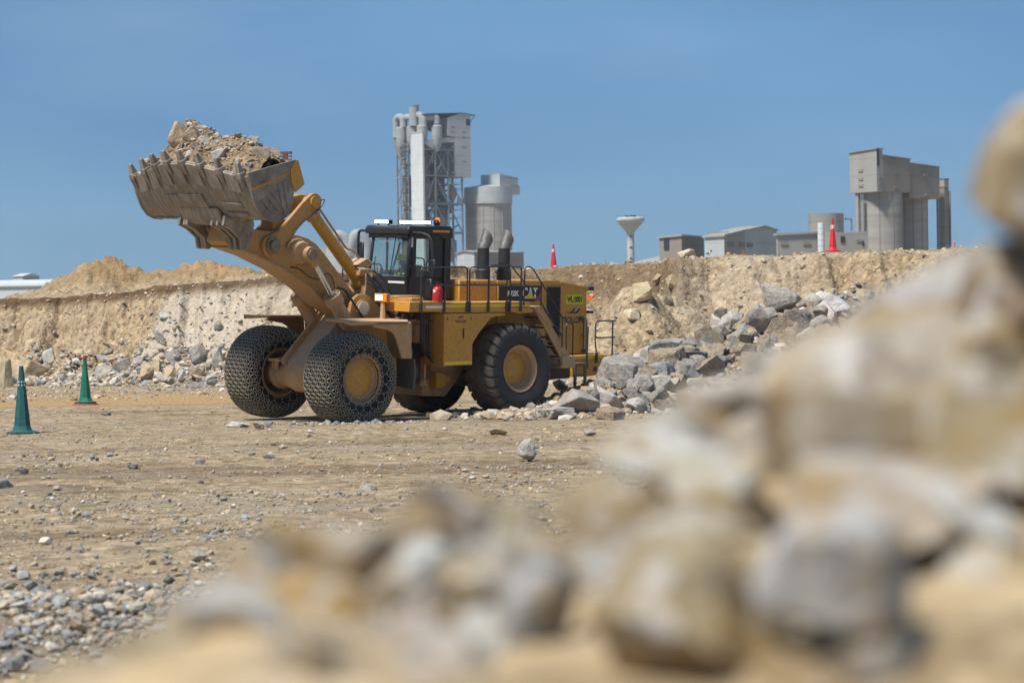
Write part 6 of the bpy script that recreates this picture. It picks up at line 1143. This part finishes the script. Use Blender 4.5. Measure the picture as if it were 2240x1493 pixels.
s2.mb(MB().prism([(wb, s2.z(GB)), (wb*2.6, s2.z(GB)), (wb*2.6, s2.z(z8(0,545)[1])), (wb*1.95, s2.z(z8(0,523)[1])), (wb, s2.z(z8(0,552)[1]))], 'x', 0, wa*1.2), 'gable_block', 'clad_pale'); s2.mb(MB().prism([(wb*.95, s2.z(z8(0,549)[1])), (wb*1.95, s2.z(z8(0,519)[1])), (wb*2.63, s2.z(z8(0,543)[1])), (wb*2.63, s2.z(z8(0,548)[1])), (wb*1.95, s2.z(z8(0,525)[1])), (wb*.95, s2.z(z8(0,555)[1]))], 'x', -.5, wa*1.2), 'roof', 'clad_grey')
s2.mb(MB().box(wa*.3, wa*1.3, wb*.4, wb*1.5, s2.z(GB), s2.z(z8(0,562)[1])), 'annex', 'clad_tan')
for i, x in enumerate((765, 838, 893)): bb = s2.B((x-723)/2.732); s2.mb(MB().box(-.35, -.06, bb-1.1, bb+1.1, s2.z(z8(0,655)[1]), s2.z(z8(0,632)[1])), 'vent_hood', 'clad_tan')
s3, wa, wb = shed('office_block', 'long low pale block with small windows below the far tank', *(z8(1042,0)[0], 560, 72, z8(1036,0)[0], z8(1320,0)[0], z8(0,588)[1], z8(0,588)[1], z8(0,575)[1], 'clad_grey', 'clad_grey'))
s3.o.rotation_euler = (0, 0, rad(-20)) if False else (0, 0, 0)
s3b = Far('annex_block', 'low grey annex with dark window left of the silo block', z8(1380,0)[0], 555, 72, 'building', v=550); g = s3b.z(GB); wa2, wb2 = s3b.A(55/2.732), s3b.B(210/2.732)
s3b.mb(MB().prism([(0, g), (wb2, g), (wb2, s3b.z(z8(0,564)[1])), (wb2*.3, s3b.z(z8(0,570)[1])), (0, s3b.z(z8(0,566)[1]))], 'x', 0, wa2), 'walls', 'clad_grey'); 
for x0, x1, y0, y1, m_ in ((1420,1445,592,630,'pane_dark'), (1518,1548,612,626,'clad_tan'), (1556,1564,620,650,'pane_dark')): s3b.mb(MB().box(-.2, -.02, s3b.B((x0-1380)/2.732), s3b.B((x1-1380)/2.732), s3b.z(z8(0,y1)[1]), s3b.z(z8(0,y0)[1])), 'window', m_)
for x0, x1 in ((1058,1102), (1198,1242)): s3.mb(MB().box(-.3, -.06, s3.B((x0-1042)/2.732), s3.B((x1-1042)/2.732), s3.z(z8(0,644)[1]), s3.z(z8(0,626)[1])), 'window', 'clad_tan')
tk = Far('storage_tank', 'round grey tank standing above the low far block', z8(1333,0)[0], 590, 45, 'tank', v=540); k = tk.k/2.732; r = 105*k
tk.mb(MB().lathe([(tk.z(GB),r), (tk.z(z8(0,462)[1]),r), (tk.z(z8(0,458)[1]),r*1.01), (tk.z(z8(0,456)[1]),0)], n=40, ax='z'), 'tank_wall', 'clad_grey'); q = MB().bar((-r*.75, r*.78, tk.z(z8(0,490)[1])), (-r*.95, r*1.1, tk.z(z8(0,490)[1])), .4); q.bar((-r*.95, r*1.1, tk.z(z8(0,490)[1])), (-r*.95, r*1.1, tk.z(z8(0,560)[1])), .3); tk.mb(q, 'outlet_pipe', 'steel_frame')
pv = Far('pipe_riser', 'thick white vertical pipe in front of the grey tank', z8(1302,0)[0], 540, 45, 'pipe', v=540); k = pv.k/2.732
pv.mb(MB().lathe([(pv.z(GB),21*k), (pv.z(z8(0,512)[1]),21*k), (pv.z(z8(0,510)[1]),0)], n=24, ax='z'), 'pipe_wall', 'clad_white'); [pv.mb(MB().lathe([(pv.z(z8(0,v)[1])-.06,21.8*k), (pv.z(z8(0,v)[1])+.06,21.8*k)], n=24, ax='z'), 'pipe_band', 'clad_pale') for v in (545, 580, 615, 650)]
# ---- silo block on the right
sb = Far('silo_block', 'tall grey twin silo with boxy head house on the right horizon', z8(1640,0)[0], 620, 52, 'silo', v=540)
zz = lambda v: sb.z(z8(0, v)[1]); A_ = lambda p: sb.A(p/2.732); B_ = lambda p: sb.B(p/2.732)*1.19
aw = A_(1640-1503)
sb.mb(MB().prism([(0, zz(325)), (aw, zz(325)), (aw, zz(78)), (0, zz(65))], 'y', 0, B_(34)), 'head_tower', 'clad_grey'); sb.mb(MB().prism([(-.4, zz(64)), (aw+.4, zz(77)), (aw+.4, zz(82)), (-.4, zz(69))], 'y', -.4, B_(38)), 'roof', 'clad_grey')
sb.mb(MB().prism([(B_(34), zz(326)), (B_(192), zz(326)), (B_(192), zz(126)), (B_(34), zz(108))], 'x', 0, aw), 'head_house', 'clad_tan'); sb.mb(MB().prism([(B_(30), zz(107)), (B_(194), zz(125)), (B_(194), zz(120)), (B_(30), zz(102))], 'x', -.4, aw), 'roof', 'clad_grey')
sb.mb(MB().prism([(B_(192), zz(358)), (B_(370), zz(358)), (B_(370), zz(166)), (B_(192), zz(148))], 'x', .3, aw), 'head_house', 'clad_tan'); sb.mb(MB().prism([(B_(190), zz(147)), (B_(372), zz(165)), (B_(372), zz(160)), (B_(190), zz(142))], 'x', -.1, aw), 'roof', 'clad_grey')
sb.mb(MB().box(-.12, .1, B_(1), B_(14), zz(170), zz(72)), 'opening', 'pane_dark')
for b0, v0 in ((10, 235), (10, 275), (100, 200), (100, 288), (272, 210), (280, 328)): sb.mb(MB().box(-.18, .31, B_(b0), B_(b0+18), zz(v0+14), zz(v0)), 'vent_hood', 'clad_tan')
for v0 in (185, 235, 275): sb.mb(MB().box(aw*.5, aw*.66, -.2, .05, zz(v0+16), zz(v0)), 'vent_hood', 'clad_tan')
un = sb.k/2.732
for off, rr_, vt in ((46, 138, 326), (280, 90, 358)):
    w_s = rr_*un; ca_ = 138*un*1.02; c = (ca_, (off*un+ca_*sb.ca)/sb.sa)
    sb.mb(MB().lathe([(zz(900),w_s), (zz(vt),w_s)], (c[0], c[1], 0), 'z', 40), 'silo_wall', 'silo_concrete')
    for k in range(10): an = 2*math.pi*(k+.3)/10; sb.mb(MB().cyl((c[0]+w_s*math.cos(an), c[1]+w_s*math.sin(an), zz(900)), (c[0]+w_s*math.cos(an), c[1]+w_s*math.sin(an), zz(vt)), .12, n=5), 'wall_seam', 'clad_tan')
lad_ = MB(); la = aw*.55
for v in np.arange(340, 700, 7): lad_.box(la-.4, la+.4, -.1, .0, zz(v)-.06, zz(v)+.06)
lad_.box(la-.5, la-.4, -.1, 0, zz(700), zz(330)).box(la+.4, la+.5, -.1, 0, zz(700), zz(330)); sb.mb(lad_, 'ladder', 'steel_frame'); sb.mb(MB().box(aw*.75, aw*.85, .5, 1.4, zz(800), zz(325)), 'pilaster', 'silo_concrete')
el = Far('elevator_tower', 'slim bucket elevator tower with stair frame right of the twin silo', z8(2042,0)[0], 640, 50, 'tower', v=540); zz = lambda v: el.z(z8(0, v)[1]); k = el.k/2.732
el.mb(MB().box(0, 44*k, 0, 40*k, zz(900), zz(298)), 'shaft', 'clad_tan'); el.mb(MB().box(-4*k, 42*k, -4*k, 36*k, zz(298), zz(252)), 'head', 'clad_grey'); el.mb(MB().box(-6*k, 46*k, -6*k, 40*k, zz(252), zz(247)), 'roof', 'clad_dark')
e_ = MB()
for a, b in ((0, 48), (48, -4), (56, 0), (-10, 40)): e_.box(a*k, a*k+.3, b*k, b*k+.3, zz(900), zz(320))
for i, v in enumerate(range(330, 700, 48)):
    e_.bar((-10*k, 40*k, zz(v)), (0, 48*k, zz(v)), .25).bar((48*k, -4*k, zz(v)), (56*k, 0, zz(v)), .25); e_.bar((48*k, -4*k, zz(v)), (0, 48*k, zz(v+48)), .35)
el.mb(e_, 'stair_frame', 'steel_frame')

# ================================================================== STONE HEAP CLOSE TO THE CAMERA (out of focus)
RID = [(-500,1700,2.7), (0,1560,2.75), (130,1490,2.8), (330,1425,2.85), (480,1290,2.9), (640,1230,2.95), (860,1235,3.0), (1000,1190,3.05), (1180,1170,3.1), (1290,1110,3.2), (1400,1075,3.3), (1560,980,3.4), (1700,890,3.5), (1850,795,3.6), (1980,715,3.7), (2100,650,3.75), (2240,610,3.8), (2500,520,3.9), (3200,420,4.1)]
_r = [at(*p) for p in RID]; RX = np.array([p.x for p in _r]); RY = np.array([p.y for p in _r]); RZ = np.array([p.z for p in _r])
RC.update({'ochre': (0.66, 0.50, 0.28), 'blue': (0.40, 0.40, 0.38), 'white': (0.90, 0.86, 0.80), 'cream': (0.72, 0.62, 0.47), 'tan': (0.54, 0.42, 0.26), 'pale': (0.66, 0.59, 0.50), 'grey': (0.47, 0.43, 0.38), 'orange': (0.58, 0.36, 0.12), 'brown': (0.42, 0.32, 0.21)})
def heap(X, Y):
    ry = np.interp(X, RX, RY); rz = np.interp(X, RX, RZ); zn = 2.7-(1600-700)/F*2.15
    near = zn+(rz-zn)*np.clip((Y-2.15)/np.maximum(ry-2.15, .2), 0, 1); near = np.where(Y < 2.15, zn-(2.15-Y)*.75, near)
    z = np.where(Y > ry, rz-(Y-ry)*.62-.12*(1-np.exp(-(Y-ry)*3)), near)
    side = np.where(X < -.9, (-.9-X)*.8, 0)+np.where(X > 3.2, (X-3.2)*.8, 0)
    return z-side-.012+.035*fbm(X*4, Y*4, o=3, s=400)
gx = np.concatenate([np.linspace(-4.5, -.9, 22), np.linspace(-.85, 1.6, 150), np.linspace(1.65, 6.5, 30)]); gy = np.concatenate([np.linspace(-1.6, 2.1, 20), np.linspace(2.15, 4.3, 110), np.linspace(4.4, 8.5, 30)])
GY, GX = np.meshgrid(gy, gx, indexing='ij'); me = grid_mesh('stone_heap_earth', GX, GY, np.maximum(heap(GX, GY), -.15)); tag(finish('heap_ground', me, 'pile_earth'), kind='structure')
FG = [ # pixel centre, size, depth, colour, label
 (2258,405,255,320,3.1,'tan','blurred tan boulder standing highest at the right picture edge'), (2235,640,230,210,3.15,'brown','blurred brown stone under the tall boulder at the right edge'), (1985,930,620,420,3.0,'cream','wide blurred cream boulder filling the middle right foreground'), (2090,690,360,190,3.4,'white','blurred pale stone on the crest of the heap at the right'), (1860,760,130,60,3.6,'brown','blurred brown stone on the crest above the cream boulder'),
 (1490,1030,300,150,3.2,'white','long blurred white stone sloping down the heap crest'), (1450,945,260,140,3.4,'pale','blurred light grey stone above the long white one'), (1600,895,230,120,3.5,'pale','blurred light grey stone at the middle of the crest'), (1745,815,190,100,3.55,'grey','blurred darker stone on the crest right of the grey ones'), (1845,1275,320,270,2.33,'white','big white angular blurred stone low in the right foreground'), (1500,1370,480,360,2.4,'tan','big blurred tan boulder at the bottom centre right'), (1640,1090,330,200,2.85,'cream','blurred cream stone left of the wide cream boulder'), (1965,1430,150,120,2.5,'orange','blurred orange stone at the bottom below the white one'), (2130,1150,240,170,2.7,'white','blurred white stone at the right below the cream boulder'), (2165,800,150,200,2.95,'ochre','blurred ochre stone before the wide cream boulder at the right'),
 (1950,1085,420,220,2.72,'cream','blurred cream stone tucked under the wide cream boulder'), (2210,960,260,220,2.8,'tan','blurred tan stone at the right edge beneath the ochre one'), (2180,1330,260,220,2.55,'cream','blurred cream stone in the lower right corner'), (2130,1475,240,120,2.48,'pale','blurred grey stone at the bottom right edge'), (1170,1370,200,280,2.6,'blue','blurred bluish grey stone left of the big tan boulder'), (1000,1140,220,150,3.05,'dark','blurred dark grey stone on the left crest of the heap'), (1130,1180,120,150,3.0,'cream','blurred cream stone beside the dark one on the crest'), (900,1170,130,130,3.0,'brown','blurred brown stone left of the dark grey one'), (690,1215,300,240,2.9,'cream','blurred cream stone on the left end of the crest'), (545,1290,170,130,2.85,'pale','blurred pale stone left of the cream one'), (680,1365,360,150,2.72,'orange','blurred ochre stone below the cream one on the left'), (905,1270,160,160,2.82,'white','blurred whitish stone right of the ochre one'),
 (640,1475,360,130,2.5,'cream','blurred cream stone at the bottom left of the heap'), (390,1475,300,120,2.6,'tan','blurred tan stone at the lower left end of the heap'), (1000,1430,280,190,2.52,'pale','blurred pale grey stone at the bottom centre'), (1240,1240,190,150,2.82,'white','blurred whitish stone above the bluish grey one'), (1350,1140,230,160,2.98,'tan','blurred ochre tan stone below the long white one'), (1560,1180,190,110,2.75,'cream','blurred cream stone between the tan boulder and the crest'), (1800,1450,240,140,2.45,'pale','blurred pale stone at the bottom under the white angular one'), (880,1400,170,150,2.6,'pale','blurred grey stone between the ochre and pale ones'), (1060,1270,170,140,2.75,'cream','blurred cream stone in the centre of the left heap'), (250,1485,170,70,2.7,'orange','blurred small ochre stone at the lower left tip')]
SF = []; random.seed(77)
for u, v, w, h, y, c, lb in FG:
    k = y/F; p = at(u, v, y); tall = h > 340 and u > 2200
    rock('stone', (p.x, p.y+.25*w*k, p.z), (w*k*1.28, w*k*1.0, h*k*1.25), c, lb, 'stone', 'blurred stones of the near heap', rot=(0, 0.05, 1.9) if tall else (random.uniform(-.2, .2), random.uniform(-.35, .1), random.uniform(0, 6.28)), mesh=9 if tall else random.choice((2, 4, 5, 9) if w > 250 else (0, 2, 3, 5, 8, 10))); SF.append(COL.objects[-1])
n = 0
for _ in range(1500):
    if n >= 50: break
    u = random.uniform(150, 2300); ry = float(np.interp((u-1120)/F*3, RX, RY)); Y = random.uniform(2.3, ry+.5); X = (u-1120)/F*Y; z = float(heap(np.array([X]), np.array([Y]))[0]); s = random.uniform(.05, .11)
    c = pick([('white', 2), ('cream', 4), ('tan', 3), ('grey', 2), ('orange', 1.5), ('brown', 1)])
    zn_ = ('at its left end', 'left of centre', 'right of centre', 'near the right edge')[min(3, int((u-150)/540))]
    rock('stone', (X, Y, z+s*.02), (s*1.25, s, s*.85), c, f'small blurred {c} stone wedged in the near heap {zn_}', 'stone', f'small blurred {c} stones of the near heap {zn_}'); SF.append(COL.objects[-1]); n += 1

STN = {}
for o in SF:                                     # the near stones share the same blocks, in stained limestone
    if o.data.name not in STN: q = o.data.copy(); q.materials.clear(); q.materials.append(M['rock_stained']); STN[o.data.name] = q
    o.data = STN[o.data.name]

# ================================================================== AIR: thin dust haze over the whole place
hz, nt, b = mk('haze'); nt.nodes.remove(b); pv_ = nt.nodes.new('ShaderNodeVolumePrincipled'); pv_.inputs['Color'].default_value = (0.80, 0.87, 0.95, 1); pv_.inputs['Density'].default_value = 0.00012; pv_.inputs['Anisotropy'].default_value = 0.2
nt.links.new(pv_.outputs[0], nt.nodes['Material Output'].inputs['Volume']); M['haze'] = hz
tag(MB().box(-1200, 1200, -60, 2600, -2, 125).build('haze', 'haze', smooth=False), kind='stuff')
